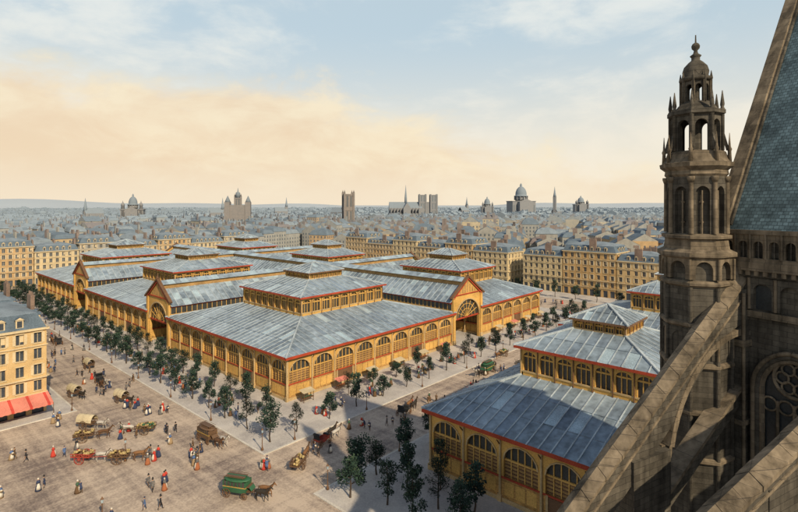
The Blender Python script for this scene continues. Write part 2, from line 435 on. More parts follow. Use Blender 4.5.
def facade(mb, L, nf, fh, fi, shop=False, sh=3.8):
    nb = max(2, int(L/2.7)); w = L/nb
    for f in range(nf):
        z0 = 0 if f == 0 else sh+(f-1)*fh
        z1 = sh if f == 0 else z0+fh
        hw = .62 if f else (.95 if shop else .6)
        wb, wt = z0+(.12 if f == 0 else .55), z1-(.9 if f == 0 else .55)
        for i in range(nb):
            a = i*w; c = a+w/2
            mb.quad((a, 0, z0), (c-hw, 0, z0), (c-hw, 0, z1), (a, 0, z1), fi)
            mb.quad((c+hw, 0, z0), (a+w, 0, z0), (a+w, 0, z1), (c+hw, 0, z1), fi)
            mb.quad((c-hw, 0, z0), (c+hw, 0, z0), (c+hw, 0, wb), (c-hw, 0, wb), fi)
            mb.quad((c-hw, 0, wt), (c+hw, 0, wt), (c+hw, 0, z1), (c-hw, 0, z1), fi)
            d = -.3
            mb.quad((c-hw, 0, wb), (c-hw, d, wb), (c-hw, d, wt), (c-hw, 0, wt), fi)
            mb.quad((c+hw, 0, wb), (c+hw, d, wb), (c+hw, d, wt), (c+hw, 0, wt), fi)
            mb.quad((c-hw, 0, wt), (c+hw, 0, wt), (c+hw, d, wt), (c-hw, d, wt), fi)
            mb.quad((c-hw, 0, wb), (c+hw, 0, wb), (c+hw, d, wb), (c-hw, d, wb), fi)
            mb.quad((c-hw, d, wb), (c+hw, d, wb), (c+hw, d, wt), (c-hw, d, wt), WN)
            if f:
                mb.box(c-.04, c+.04, d, d+.06, wb, wt, TR); mb.box(c-hw-.2, c+hw+.2, .0, .14, wb-.16, wb, TR)
                mb.box(c-hw-.15, c+hw+.15, .0, .12, wt, wt+.18, TR)
                q = (i*7+f*3+i*i) % 5
                if q == 0: mb.box(c-hw, c+.0, d+.02, d+.05, wb+.5, wt, TR)   # half-drawn blind
                if q < 3:   # shutters
                    mb.box(c-hw-.5, c-hw-.03, .0, .05, wb+.02, wt-.02, TR); mb.box(c+hw+.03, c+hw+.5, .0, .05, wb+.02, wt-.02, TR)
        if f in (1, 2, nf-1): mb.box(0, L, .0, .22 if f != 2 else .5, z0-.12, z0+.06, TR)

def town_house(name, X, Y, W, D, nf=5, ang=0.0, fi=0, shop=True, roof=SL):
    mb = MB(); fh = 3.05; sh = 3.9
    H = sh+(nf-1)*fh
    base = Matrix.Identity(4)
    for o, L, a in (((W, 0, 0), W, math.pi), ((0, 0, 0), D, math.pi/2), ((0, D, 0), W, 0), ((W, D, 0), D, -math.pi/2)):
        mb.M = base @ Matrix.Translation(o) @ Matrix.Rotation(a, 4, 'Z')
        facade(mb, L, nf, fh, fi, shop, sh)
        mb.box(-.35, L+.35, -.02, .42, H-.1, H+.28, TR)
    mb.M = base
    i1, h1 = 1.3, 2.7
    z = H+.28
    for k, (ia, za, ib, zb, mi) in enumerate(((0, z, i1, z+h1, roof), (i1, z+h1, min(W, D)/2-.05, z+h1+1.5, ZN if roof == SL else roof))):
        c = [(ia, ia), (W-ia, ia), (W-ia, D-ia), (ia, D-ia)]; e = [(ib, ib), (W-ib, ib), (W-ib, D-ib), (ib, D-ib)]
        for j in range(4):
            p, q, r, s = c[j], c[(j+1) % 4], e[(j+1) % 4], e[j]
            mb.quad((*p, za), (*q, za), (*r, zb), (*s, zb), mi)
    for side, L in ((0, W), (1, D), (2, W), (3, D)):
        o = [((W, 0, 0), math.pi), ((0, 0, 0), math.pi/2), ((0, D, 0), 0), ((W, D, 0), -math.pi/2)][side]
        mb.M = base @ Matrix.Translation(o[0]) @ Matrix.Rotation(o[1], 4, 'Z')
        nb = max(2, int(L/2.7)); w = L/nb
        for i in range(nb):
            c = i*w+w/2
            if c < 1.8 or c > L-1.8: continue
            mb.box(c-.6, c+.6, -1.3, -.2, z+.3, z+1.9, TR); mb.box(c-.4, c+.4, -.2, -.17, z+.5, z+1.7, WN)
            mb.poly([(c-.75, -.05, z+1.9), (c+.75, -.05, z+1.9), (c, -.05, z+2.4)], TR)
            mb.quad((c-.75, -.05, z+1.9), (c, -.05, z+2.4), (c, -1.8, z+2.5), (c-.75, -1.3, z+1.9), roof)
            mb.quad((c+.75, -.05, z+1.9), (c, -.05, z+2.4), (c, -1.8, z+2.5), (c+.75, -1.3, z+1.9), roof)
    mb.M = base
    for cx in (.6, W-.6, W*.5):
        y = D*rnd.uniform(.3, .6)
        mb.box(cx-.35, cx+.35, y-1.5, y+1.5, z, z+h1+2.6, CH)
        for k in range(5):
            mb.tube((cx, y-1.2+k*.6, z+h1+2.6), (cx, y-1.2+k*.6, z+h1+3.2), .13, .11, 6, CH)
    return mb.obj(name, HM, (X, Y, .0), ang)

town_house("corner_house", -4, 117, 31, 20, 5, 0, 0)
town_house("corner_house", -33, 117.4, 28.5, 20, 5, 0, 1)
for k, y in enumerate((138, 160, 184, 206, 230, 252, 276)):
    town_house("town_house", 4, y+.3*(k % 2), 23-.4*(k % 2), 21.5, 5, 0, k % 4)
awn = mat('red_canvas_awning', (.50, .06, .045), var=.2); awp = mat('pink_canvas_awning', (.58, .20, .15), var=.2)
def awning(x0, x1, y, ma, mb_, dep=3.2):
    mb = MB(); n = int((x1-x0)/.45)
    for i in range(n):
        a, b = x0+(x1-x0)*i/n, x0+(x1-x0)*(i+1)/n
        mi = 1 if i % 6 == 0 else 0
        sa = .12*math.sin(math.pi*((i % 6)/6)); sb = .12*math.sin(math.pi*((i % 6+1)/6))
        mb.quad((a, y-.05, 3.9), (b, y-.05, 3.9), (b, y-dep, 2.75-sb), (a, y-dep, 2.75-sa), mi)
        mb.quad((a, y-dep, 2.75-sa), (b, y-dep, 2.75-sb), (b, y-dep-.02, 2.3+.1*(i % 2)), (a, y-dep-.02, 2.3+.1*((i+1) % 2)), mi)
    for x in (x0, x1): 
        mb.tube((x, y-dep, 0.1), (x, y-dep, 2.7), .05, .05, 6, 2); mb.poly([(x, y-.05, 3.9), (x, y-dep, 2.75), (x, y-.05, 2.75)], 0)
    mb.obj("shop_awning", [ma, mb_, M['iron']])
awning(18, 27.2, 117, awp, awn, 4); awning(5, 16.8, 117, awn, awp, 4); awning(-14, 3.5, 117, awn, awp, 4)

yy = 36; k = 0
for w in (22, 19, 24, 20):
    town_house("town_house", 222, yy, 16, w-.4, 5+(k % 2 == 0), 0, (1, 0, 3, 1)[k]); yy += w; k += 1
yy += 8
for w in (21, 18, 20, 19, 22, 20):
    town_house("town_house", 222, yy, 16, w-.4, 5+(k % 2), 0, (0, 1, 3)[k % 3]); yy += w; k += 1
xx = 20
for w in (24, 22, 20, 18, 23, 20, 22, 19):
    town_house("town_house", xx, 308, w-.4, 15, 5+(k % 2), 0, (1, 2, 0, 3)[k % 4]); xx += w; k += 1

FX, FY = .740, .672
def dens():
    near = MB(); far = MB(); cnt = 0
    def inside_market(x, y): return x < 244 and y < 330 and x > -60
    def block(cx, cy, s, det):
        nonlocal cnt
        a = (math.sin(cx*.003)+math.cos(cy*.004))*.35+rnd.uniform(-.12, .12)
        rot = Matrix.Translation((cx, cy, 0)) @ Matrix.Rotation(a, 4, 'Z')
        bh = rnd.uniform(-1.5, 2.5)
        for r in range(2):
            x = -30*s
            while x < 28*s:
                w = rnd.uniform(9, 17)*s; d = rnd.uniform(14, 20)*s
                h = rnd.uniform(12, 19)+bh
                if rnd.random() < .05: h += 5
                mb = near if det else far
                mb.M = rot @ Matrix.Translation((x, -20*s+r*22*s+rnd.uniform(-1, 1), 0))
                fi = rnd.choice((0, 1, 2, 2, 2, 3)); rf = rnd.choice((SL, SL, SL, SL, SL, ZN, ZN, ZN, ZN, TL))
                mb.add([(0,0,0),(w,0,0),(w,d,0),(0,d,0),(0,0,h),(w,0,h),(w,d,h),(0,d,h)], [(0,1,5,4),(1,2,6,5),(2,3,7,6),(3,0,4,7)], fi)
                rh = rnd.uniform(3, 5.5)
                t = rnd.random()
                if t < .5:
                    i1 = 1.5; z1 = h+rh*.65
                    for (ia, za, ib, zb) in ((-.3, h, i1, z1), (i1, z1, min(w, d)/2-.1, h+rh)):
                        c = [(ia, ia), (w-ia, ia), (w-ia, d-ia), (ia, d-ia)]; e = [(ib, ib), (w-ib, ib), (w-ib, d-ib), (ib, d-ib)]
                        for j in range(4):
                            mb.quad((*c[j], za), (*c[(j+1) % 4], za), (*e[(j+1) % 4], zb), (*e[j], zb), rf)
                else:
                    mb.quad((0, -.4, h-.1), (w, -.4, h-.1), (w, d/2, h+rh), (0, d/2, h+rh), rf)
                    mb.quad((0, d+.4, h-.1), (w, d+.4, h-.1), (w, d/2, h+rh), (0, d/2, h+rh), rf)
                    mb.poly([(0, 0, h), (0, d, h), (0, d/2, h+rh)], 2); mb.poly([(w, 0, h), (w, d, h), (w, d/2, h+rh)], 2)
                for q in range(rnd.choice((1, 2, 2, 3))):
                    px = rnd.choice((.5, w-.7, w*.5)); py = rnd.uniform(.2, .75)*d
                    mb.box(px-.4*s, px+.4*s, py-1.3, py+1.3, h, h+rh+rnd.uniform(.8, 2.6), rnd.choice((CH, CH, 2)))
                if det:
                    nfl = int(h/3.1)
                    for side in range(4):
                        L = w if side % 2 == 0 else d
                        nb = int(L/2.8)
                        for f in range(nfl):
                            z = 1+f*3.1
                            for i in range(nb):
                                c = (i+.5)*L/nb; e = .06
                                if side == 0: q = [(c-.5, -e, z), (c+.5, -e, z), (c+.5, -e, z+1.7), (c-.5, -e, z+1.7)]
                                elif side == 2: q = [(c-.5, d+e, z), (c+.5, d+e, z), (c+.5, d+e, z+1.7), (c-.5, d+e, z+1.7)]
                                elif side == 3: q = [(-e, c-.5, z), (-e, c+.5, z), (-e, c+.5, z+1.7), (-e, c-.5, z+1.7)]
                                else: q = [(w+e, c-.5, z), (w+e, c+.5, z), (w+e, c+.5, z+1.7), (w+e, c-.5, z+1.7)]
                                mb.add(q, [(0, 1, 2, 3)], WN)
                x += w+.02; cnt += 1
    for (sx, sy, s, r0, r1) in ((72, 54, 1, 0, 620), (78, 58, 1.0, 620, 1500), (120, 95, 1.5, 1500, 3400)):
        nn = int(r1/sy)+2
        for i in range(-nn, nn):
            for j in range(-nn, nn):
                x = i*sx+(j % 2)*20; y = j*sy
                d = x*FX+y*FY; lat = x*FY-y*FX; R = math.hypot(x, y)
                if R < r0 or R >= r1 or d < 60 or abs(lat) > d*.98+60: continue
                if inside_market(x-32, y-22) or inside_market(x+30, y-22) or inside_market(x-32, y+20): continue
                if abs(x-404) < 30 and abs(y-448) < 30: continue
                block(x+rnd.uniform(-4, 4), y+rnd.uniform(-3, 3), s, r0 == 0)
    near.obj("town_houses", HM); far.obj("distant_city", HM)
dens()

# ------------------------------------------------------------------ landmarks
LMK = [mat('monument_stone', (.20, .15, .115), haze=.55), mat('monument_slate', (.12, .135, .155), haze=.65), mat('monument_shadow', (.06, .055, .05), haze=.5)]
def at(d, lat): return (FX*d+FY*lat, FY*d-FX*lat, 0)
ALN = rad(-47.75)
def gothic_tower(mb, cx, cy, w, z0, z1, pin=8):
    h = w/2
    mb.box(cx-h, cx+h, cy-h, cy+h, z0, z1, 0)
    for sx in (-1, 1):
        for sy in (-1, 1):
            mb.box(cx+sx*h-w*.09, cx+sx*h+w*.09, cy+sy*h-w*.09, cy+sy*h+w*.09, z0, z1+pin*.3, 0)
            mb.lathe(cx+sx*h, cy+sy*h, [(w*.09, z1+pin*.3), (.05, z1+pin)], 6, 0)
    n = max(2, int((z1-z0)/14))
    for k in range(n):
        za = z0+(z1-z0)*(k+.15)/n; zb = z0+(z1-z0)*(k+.85)/n
        for u in (-.2, .2):
            for s in (-1, 1):
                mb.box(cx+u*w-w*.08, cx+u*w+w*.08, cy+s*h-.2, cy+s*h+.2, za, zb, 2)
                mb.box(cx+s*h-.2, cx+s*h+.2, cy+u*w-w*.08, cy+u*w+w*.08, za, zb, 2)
        mb.box(cx-h-.4, cx+h+.4, cy-h-.4, cy+h+.4, zb+.8, zb+1.6, 0)
mb = MB(); gothic_tower(mb, 0, 0, 11, 0, 53, 5); mb.obj("gothic_bell_tower", LMK, at(600, -60), ALN+.3)
mb = MB()
for x in (8, 30): gothic_tower(mb, x, 0, 12.5, 0, 60, 2)
mb.box(12, 26, -4, 4, 0, 46, 0)
mb.box(-58, 10, -9, 9, 0, 34, 0); mb.box(-58, 10, -18, 18, 0, 24, 0)
mb.quad((-58, -9, 34), (6, -9, 34), (6, 0, 46), (-58, 0, 46), 1); mb.quad((-58, 9, 34), (6, 9, 34), (6, 0, 46), (-58, 0, 46), 1); mb.poly([(-58, -9, 34), (-58, 9, 34), (-58, 0, 46)], 1)
mb.box(-32, -18, -24, 24, 0, 34, 0)
mb.quad((-32, -24, 34), (-32, 24, 34), (-25, 24, 45), (-25, -24, 45), 1); mb.quad((-18, -24, 34), (-18, 24, 34), (-25, 24, 45), (-25, -24, 45), 1); mb.poly([(-32, -24, 34), (-18, -24, 34), (-25, -24, 45)], 0)
mb.lathe(-25, 0, [(2.8, 42), (2.4, 54), (.1, 80)], 8, 1)
for i in range(10):
    mb.box(-56+i*6, -54.8+i*6, -20, -9, 0, 32, 0); mb.lathe(-55.4+i*6, -19.5, [(.8, 32), (.05, 38)], 4, 0)
mb.obj("gothic_cathedral", LMK, at(1000, 38), ALN+.1)
def domed(name, d, lat, w, hb, dr, hd, flank=0, rot=0.0):
    mb = MB(); h = w/2
    mb.box(-h, h, -h*.6, h*.6, 0, hb, 0); mb.box(-h*.55, h*.55, -h, h, 0, hb*.97, 0)
    mb.poly([(-h*.55, -h-.1, hb*.97), (h*.55, -h-.1, hb*.97), (0, -h-.1, hb*1.1)], 0)
    mb.box(-h-1, h+1, -h*.6-1, h*.6+1, hb-1.5, hb, 0)
    z = hb; mb.lathe(0, 0, [(dr, z), (dr, z+hd*.25)], 16, 0)
    for i in range(12):
        t = i*math.pi/6; mb.tube((dr*1.12*math.cos(t), dr*1.12*math.sin(t), z+hd*.05), (dr*1.12*math.cos(t), dr*1.12*math.sin(t), z+hd*.25), dr*.08, dr*.08, 6, 0)
    mb.lathe(0, 0, [(dr*1.22, z+hd*.25), (dr*1.22, z+hd*.29), (dr*.98, z+hd*.30), (dr*.98, z+hd*.38), (dr*.93, z+hd*.5), (dr*.75, z+hd*.65), (dr*.45, z+hd*.76), (dr*.2, z+hd*.8), (dr*.2, z+hd*.9), (.1, z+hd)], 16, 1)
    for s in (-1, 1):
        if flank:
            mb.lathe(s*h*.8, -h*.5, [(flank, 0), (flank, hb+hd*.2), (flank*1.2, hb+hd*.22), (flank*.9, hb+hd*.33), (flank*.3, hb+hd*.42), (.05, hb+hd*.55)], 8, 0)
    for i in range(8):
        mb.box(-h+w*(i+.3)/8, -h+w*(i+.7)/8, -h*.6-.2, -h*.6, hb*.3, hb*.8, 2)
    mb.obj(name, LMK, at(d, lat), ALN+rot)
domed("domed_church", 800, -419, 32, 34, 6.5, 24, 2.5, .3)
domed("domed_basilica", 1250, 300, 60, 50, 14, 44, 0, .2)
domed("domed_church", 1300, 465, 34, 42, 8, 22, 3)
domed("domed_church", 1200, 208, 28, 36, 7, 24, 2)
mb = MB(); gothic_tower(mb, 0, 0, 8, 0, 50, 6); mb.box(-14, 14, -8, 8, 0, 40, 0); mb.box(-17, -10, -9, 9, 0, 44, 0); mb.box(10, 17, -9, 9, 0, 44, 0)
for x in (-13.5, 13.5): mb.lathe(x, 0, [(5, 44), (3, 48), (.1, 53)], 4, 1)
mb.lathe(0, 0, [(3.5, 50), (3, 57), (1, 58), (.1, 64)], 8, 1)
mb.obj("town_hall", LMK, at(700, -222), ALN+.2)
for d, lat, h in ((1100, 337, 80), (950, -330, 54), (1150, -255, 58), (1000, -110, 54), (1350, 180, 62), (850, -525, 52), (1200, 60, 56)):
    mb = MB(); mb.box(-3, 3, -3, 3, 0, h-22, 0); mb.lathe(0, 0, [(3.6, h-22), (2.6, h-17), (.1, h)], 6, 1)
    mb.box(-2, 26, -7, 7, 0, 26, 0); mb.quad((-2, -7, 26), (26, -7, 26), (26, 0, 35), (-2, 0, 35), 1); mb.quad((-2, 7, 26), (26, 7, 26), (26, 0, 35), (-2, 0, 35), 1)
    mb.obj("church_steeple", LMK, at(d, lat), rnd.uniform(0, 3))

# ------------------------------------------------------------------ church (local x into church, -y toward camera)
S1 = block_mat('weathered_limestone', (.078, .070, .058), (.045, .041, .036), .8, .34, stain=.65, var=.22, msize=.012, bump=.9)
S2 = block_mat('pale_coping_stone', (.155, .125, .09), (.09, .075, .06), .9, .6, stain=.7, var=.18, msize=.01, bump=.9)
S3 = block_mat('blue_slate', (.095, .145, .175), (.045, .07, .085), .3, .22, kind='yz', var=.28, stain=.5, rough=.6)
S4 = mat('leaded_window', (.02, .024, .028), rough=.3, var=.4)
CHM = [S1, S2, S3, S4]
mb = MB()
ZC = 36.4
mb.box(.0, 22, -46, 0, 0, ZC, 0)
mb.box(-.55, .0, -46, .4, ZC-.55, ZC, 1); mb.box(-.3, 0, -46, .3, ZC-.95, ZC-.55, 0)
mb.box(-.12, .1, -46, 0, ZC, 38.3, 0)
REF = Matrix(((0, -1, 0, 0), (-1, 0, 0, 0), (0, 0, 1, 0), (0, 0, 0, 1)))
mb.M = Matrix.Translation((-.42, 0, 0)) @ REF
for i in range(52):
    a = i*.88
    arch_cell(mb, a, .88, ZC+.25, ZC+1.05, 38.15, .17, .3, 1, seg=8)
    mb.tube((a, .06, ZC+.2), (a, .06, 38.2), .08, .08, 6, 1)
    mb.box(a+.41, a+.47, -.2, -.05, ZC+.25, 37.8, 0)
mb.M = REF.copy()
for i in range(30):
    a = i*1.5+.1
    arch_cell(mb, a, 1.5, 33.4, 34.5, 35.4, .22, .22, 0, seg=10, front=.24)
    mb.tube((a, .28, 33.4), (a, .28, 35.4), .1, .1, 6, 1)
    if i % 3 == 1: mb.box(a+.3, a+1.2, .0, .03, 33.4, 34.9, 3)
mb.frame()
mb.box(-.5, .05, -46, .2, ZC, ZC+.25, 1); mb.box(-.55, .1, -46, .2, 38.15, 38.4, 1)
mb.box(-.3, 0, -46, .15, 32.9, 33.3, 1)
for i in range(90):
    mb.box(-.48, -.3, -i*.5-.25, -i*.5, ZC-.85, ZC-.56, 1)
zr = 57.6
mb.quad((.25, 0, 38.4), (.25, -46, 38.4), (11, -46, zr), (11, 0, zr), 2)
mb.quad((21.75, 0, 38.4), (21.75, -46, 38.4), (11, -46, zr), (11, 0, zr), 2)
mb.poly([(0, .3, 36), (22, .3, 36), (11, .3, zr+.4)], 0)
mb.beam((-.1, .25, 38.4), (11, .25, zr+.5), .8, .5, 1); mb.beam((22.1, .25, 38.4), (11, .25, zr+.5), .8, .5, 1)
mb.beam((.2, -.2, 38.7), (11.1, -.2, zr+.6), .2, .24, 0)
for y in (-.9, -7.6, -14.4, -21.2):
    mb.box(-.75, 0, y-.6, y+.6, 0, 34.6, 0); mb.box(-.95, 0, y-.75, y+.75, 31, 31.4, 1); mb.box(-.9, 0, y-.7, y+.7, 26, 26.3, 1)
    for s in (-.62, .62): mb.tube((-.72, y+s, 20), (-.72, y+s, 34.4), .11, .11, 8, 1)
    mb.lathe(-.6, y, [(.5, 34.6), (.55, 34.9), (.3, 35.2), (.1, 36.2)], 6, 1)
def tracery(y, zc, R):
    x = -.06
    pts = []
    for k in range(21):
        t = math.pi*k/20; c = math.cos(t)
        pts.append((y+R*c, zc+R*1.15*math.sqrt(max(0, 1-abs(c)**1.7))))
    mb.poly([(x, p, q) for p, q in pts]+[(x, y-R, zc-8), (x, y+R, zc-8)], 3)
    for (a, b), (c, d) in zip(pts, pts[1:]):
        for (kx, sc, rr, mi) in ((-.12, 1.0, .18, 1), (-.22, 1.12, .16, 0), (-.3, 1.24, .15, 1)):
            mb.tube((x+kx, y+(a-y)*sc, zc+(b-zc)*sc), (x+kx, y+(c-y)*sc, zc+(d-zc)*sc), rr, rr, 6, mi)
    for s in (-1, 1):
        for (kx, sc, rr, mi) in ((-.12, 1.0, .18, 1), (-.22, 1.12, .16, 0), (-.3, 1.24, .15, 1)): mb.tube((x+kx, y+s*R*sc, zc), (x+kx, y+s*R*sc, zc-8), rr, rr, 6, mi)
    def ring(cy, cz, r, w=.09, n=18):
        for k in range(n):
            a, b = 2*math.pi*k/n, 2*math.pi*(k+1)/n
            mb.tube((x-.1, cy+r*math.cos(a), cz+r*math.sin(a)), (x-.1, cy+r*math.cos(b), cz+r*math.sin(b)), w, w, 5, 1)
    ring(y, zc+.9, R*.62, .12)
    for k in range(6):
        a = math.pi*k/3; ring(y+R*.36*math.cos(a), zc+.9+R*.36*math.sin(a), R*.2, .07, 12)
    for k in (-.5, 0, .5):
        mb.tube((x-.1, y+k*R, zc-.6), (x-.1, y+k*R, zc-8), .1, .1, 5, 1)
    for k in (-.75, -.25, .25, .75): ring(y+k*R, zc-.9, R*.24, .07, 12)
for y in (-4.05, -11, -17.8, -24.6): tracery(y, 28.6, 1.75)
mb.box(-8, 0, -46, -2.2, 0, 19, 0); mb.quad((-8.4, -46, 19), (-8.4, -1.9, 19), (-.0, -1.9, 23), (-.0, -46, 23), 2)
def flyer(y, zt0, slope, L, dep, th, xp):
    y0, y1 = y-th/2, y+th/2
    n = 18
    top = [(-L*i/n, zt0-slope*L*i/n) for i in range(n+1)]
    def under(x):
        zt = zt0+slope*x
        u = min(1, max(0, -x/xp))
        return zt-dep-.5*dep*(u**3)-(1.6*dep*((1-u)**5))*.5
    for (xa, za), (xb, zb) in zip(top, top[1:]):
        ua, ub = under(xa), under(xb)
        if -xa >= xp-.01: ua = za-dep*1.5; ub = zb-dep*1.5
        for yy in (y0, y1): mb.quad((xa, yy, za), (xb, yy, zb), (xb, yy, ub), (xa, yy, ua), 0)
        mb.quad((xa, y0, ua), (xa, y1, ua), (xb, y1, ub), (xb, y0, ub), 0)
    m = int(L/1.15)
    for i in range(m):
        xa, xb = -L*i/m-.012, -L*(i+1)/m+.012
        w = (th+.28)*rnd.uniform(.97, 1.03)/2; dz = rnd.uniform(-.015, .015)
        za, zb = zt0+slope*xa+dz, zt0+slope*xb+dz
        for s in (-1, 1):
            mb.quad((xa, y+s*w, za+.02), (xb, y+s*w, zb+.02), (xb, y, zb+.38), (xa, y, za+.38), 1)
            mb.quad((xa, y+s*w, za+.02), (xb, y+s*w, zb+.02), (xb, y+s*w, zb-.22), (xa, y+s*w, za-.22), 1)
        for xx_, zz_ in ((xa, za), (xb, zb)): mb.poly([(xx_, y-w, zz_-.22), (xx_, y+w, zz_-.22), (xx_, y+w, zz_+.02), (xx_, y, zz_+.38), (xx_, y-w, zz_+.02)], 0)
    mb.beam((0, y, zt0-dep*.6), (-L, y, zt0-dep*.6-slope*L), th+.12, .14, 1)
    mb.box(-L-2.6, -L, y0-.15, y1+.15, 0, zt0-slope*L-.3, 0)
flyer(-.9, 35.4, .70, 16, 1.7, .85, 8)
mb.box(-11.4, -8.2, -1.5, -.3, 0, 26.2, 0); mb.box(-11.6, -8.0, -1.65, -.15, 22.0, 22.4, 1)
mb.beam((-.2, -.9, 28.1), (-8.6, -.9, 22.9), .85, .9, 0); mb.beam((-.2, -.9, 28.65), (-8.4, -.9, 23.55), 1.1, .22, 1)
n = 14
for i in range(n):
    a, b = math.pi/2*i/n, math.pi/2*(i+1)/n
    pa = (-8.1+7.5*(1-math.cos(a)), -.9, 24.6+7.3*math.sin(a)); pb = (-8.1+7.5*(1-math.cos(b)), -.9, 24.6+7.3*math.sin(b))
    mb.beam(pa, pb, 1.0, .4, 1)
flyer(-7.6, 31.6, .26, 16, 1.2, .8, 8)
flyer(-14.4, 33, .62, 16, 1.7, 1.1, 8)
mb.box(-11.6, -8.4, -8.05, -7.15, 0, 28, 0)
CHX, CHY, CHA = 39.8, 6.7, rad(-18.8)
mb.obj("gothic_church", CHM, (CHX, CHY, 0), CHA)

# stair turret
mb = MB()
def ring8(r, z0, zsp, zt, jw, mi, depth=.3, n=8):
    side = 2*r*math.sin(math.pi/n); ap = r*math.cos(math.pi/n)
    for i in range(n):
        t = 2*math.pi*i/n
        mb.M = Matrix.Rotation(t, 4, 'Z') @ Matrix.Translation((ap, side/2, 0)) @ Matrix(((0, 1, 0, 0), (-1, 0, 0, 0), (0, 0, 1, 0), (0, 0, 0, 1)))
        arch_cell(mb, 0, side, z0, zsp, zt, jw, depth, mi, seg=10)
        mb.tube((0, .05, z0), (0, .05, zt), .11, .11, 6, 1)
    mb.frame()
def oct_(r0, z0, r1, z1, mi): mb.lathe(0, 0, [(r0, z0), (r1, z1)], 8, mi, sm=False)
oct_(2.25, 0, 2.25, 35.2, 0)
for z in (24, 27, 30, 32.6, 35.2): mb.lathe(0, 0, [(2.3, z), (2.5, z+.12), (2.5, z+.28), (2.3, z+.4)], 8, 1, sm=False)
for i in range(8):
    t = 2*math.pi*(i+.5)/8
    mb.tube((2.3*math.cos(t), 2.3*math.sin(t), 0), (2.3*math.cos(t), 2.3*math.sin(t), 35.2), .16, .16, 8, 0)
ring8(2.32, 30.6, 31.8, 32.5, .4, 0, .2)
oct_(2.05, 35.6, 2.05, 37.0, 0)
ring8(2.4, 35.7, 36.3, 37.0, .35, 1, .3)
mb.lathe(0, 0, [(2.4, 37), (2.65, 37.15), (2.65, 37.4), (2.2, 37.6), (2.1, 38.2), (2.35, 38.3), (2.35, 38.5), (1.9, 38.6)], 8, 1, sm=False)
oct_(1.6, 38.5, 1.6, 42.4, 0)
ring8(2.0, 38.6, 41.2, 42.3, .3, 0, .35)
for i in range(8):
    t = 2*math.pi*(i+.5)/8
    mb.tube((2.02*math.cos(t), 2.02*math.sin(t), 38.6), (2.02*math.cos(t), 2.02*math.sin(t), 42.3), .17, .15, 8, 1)
    mb.lathe(2.02*math.cos(t), 2.02*math.sin(t), [(.16, 41.9), (.26, 42.15), (.26, 42.3)], 8, 1)
    t = 2*math.pi*i/8
    mb.tube((1.62*math.cos(t), 1.62*math.sin(t), 38.6), (1.62*math.cos(t), 1.62*math.sin(t), 41.4), .07, .07, 6, 1)
    for zz_ in (39.3, 40.6): mb.box(1.5*math.cos(t)-.12, 1.5*math.cos(t)+.12, 1.5*math.sin(t)-.12, 1.5*math.sin(t)+.12, zz_, zz_+.1, 1)
mb.lathe(0, 0, [(2.0, 42.3), (2.15, 42.45), (2.1, 42.7), (2.45, 42.95), (2.5, 43.2), (2.3, 43.25), (2.1, 43.5), (1.95, 43.9), (1.75, 44.0)], 8, 1, sm=False)
ring8(1.7, 44.0, 45.6, 46.3, .22, 0, .28)
oct_(.35, 44, .35, 46.3, 0)
mb.lathe(0, 0, [(1.7, 46.3), (1.95, 46.4), (1.95, 46.65), (1.5, 46.75), (1.2, 47.1), (.95, 47.3)], 8, 0, sm=False)
for i in range(8):
    t = 2*math.pi*(i+.5)/8; x, y = 1.72*math.cos(t), 1.72*math.sin(t)
    mb.lathe(x, y, [(.16, 44), (.16, 46.6), (.2, 46.7), (.12, 46.8), (.17, 47.0), (.03, 47.9)], 6, 0)
    mb.lathe(x*1.26, y*1.26, [(.17, 43.2), (.13, 43.9), (.18, 44.05), (.1, 44.2), (.02, 45.1)], 6, 1)
    mb.beam((x*1.2, y*1.2, 44.0), (x, y, 45.2), .14, .2, 0)
ring8(.92, 47.2, 48.2, 48.65, .12, 0, .18)
for i in range(8):
    t = 2*math.pi*(i+.5)/8; x, y = 1.02*math.cos(t), 1.02*math.sin(t)
    mb.lathe(x, y, [(.09, 47.2), (.09, 48.7), (.13, 48.8), (.02, 49.3)], 6, 0)
oct_(.2, 47.2, .2, 48.7, 0)
mb.lathe(0, 0, [(.95, 48.65), (1.12, 48.75), (1.1, 48.9), (.85, 49.0), (.92, 49.3), (.8, 49.65), (.5, 49.95), (.3, 50.1), (.3, 50.3), (.4, 50.4), (.18, 50.55), (.12, 50.75), (.27, 50.9), (.3, 51.05), (.22, 51.2), (.06, 51.3), (.04, 51.8)], 12, 0)
to = mb.obj("stair_turret", CHM, (38.45, 8.15, -.45), CHA); to.scale = (.88, .88, 1)

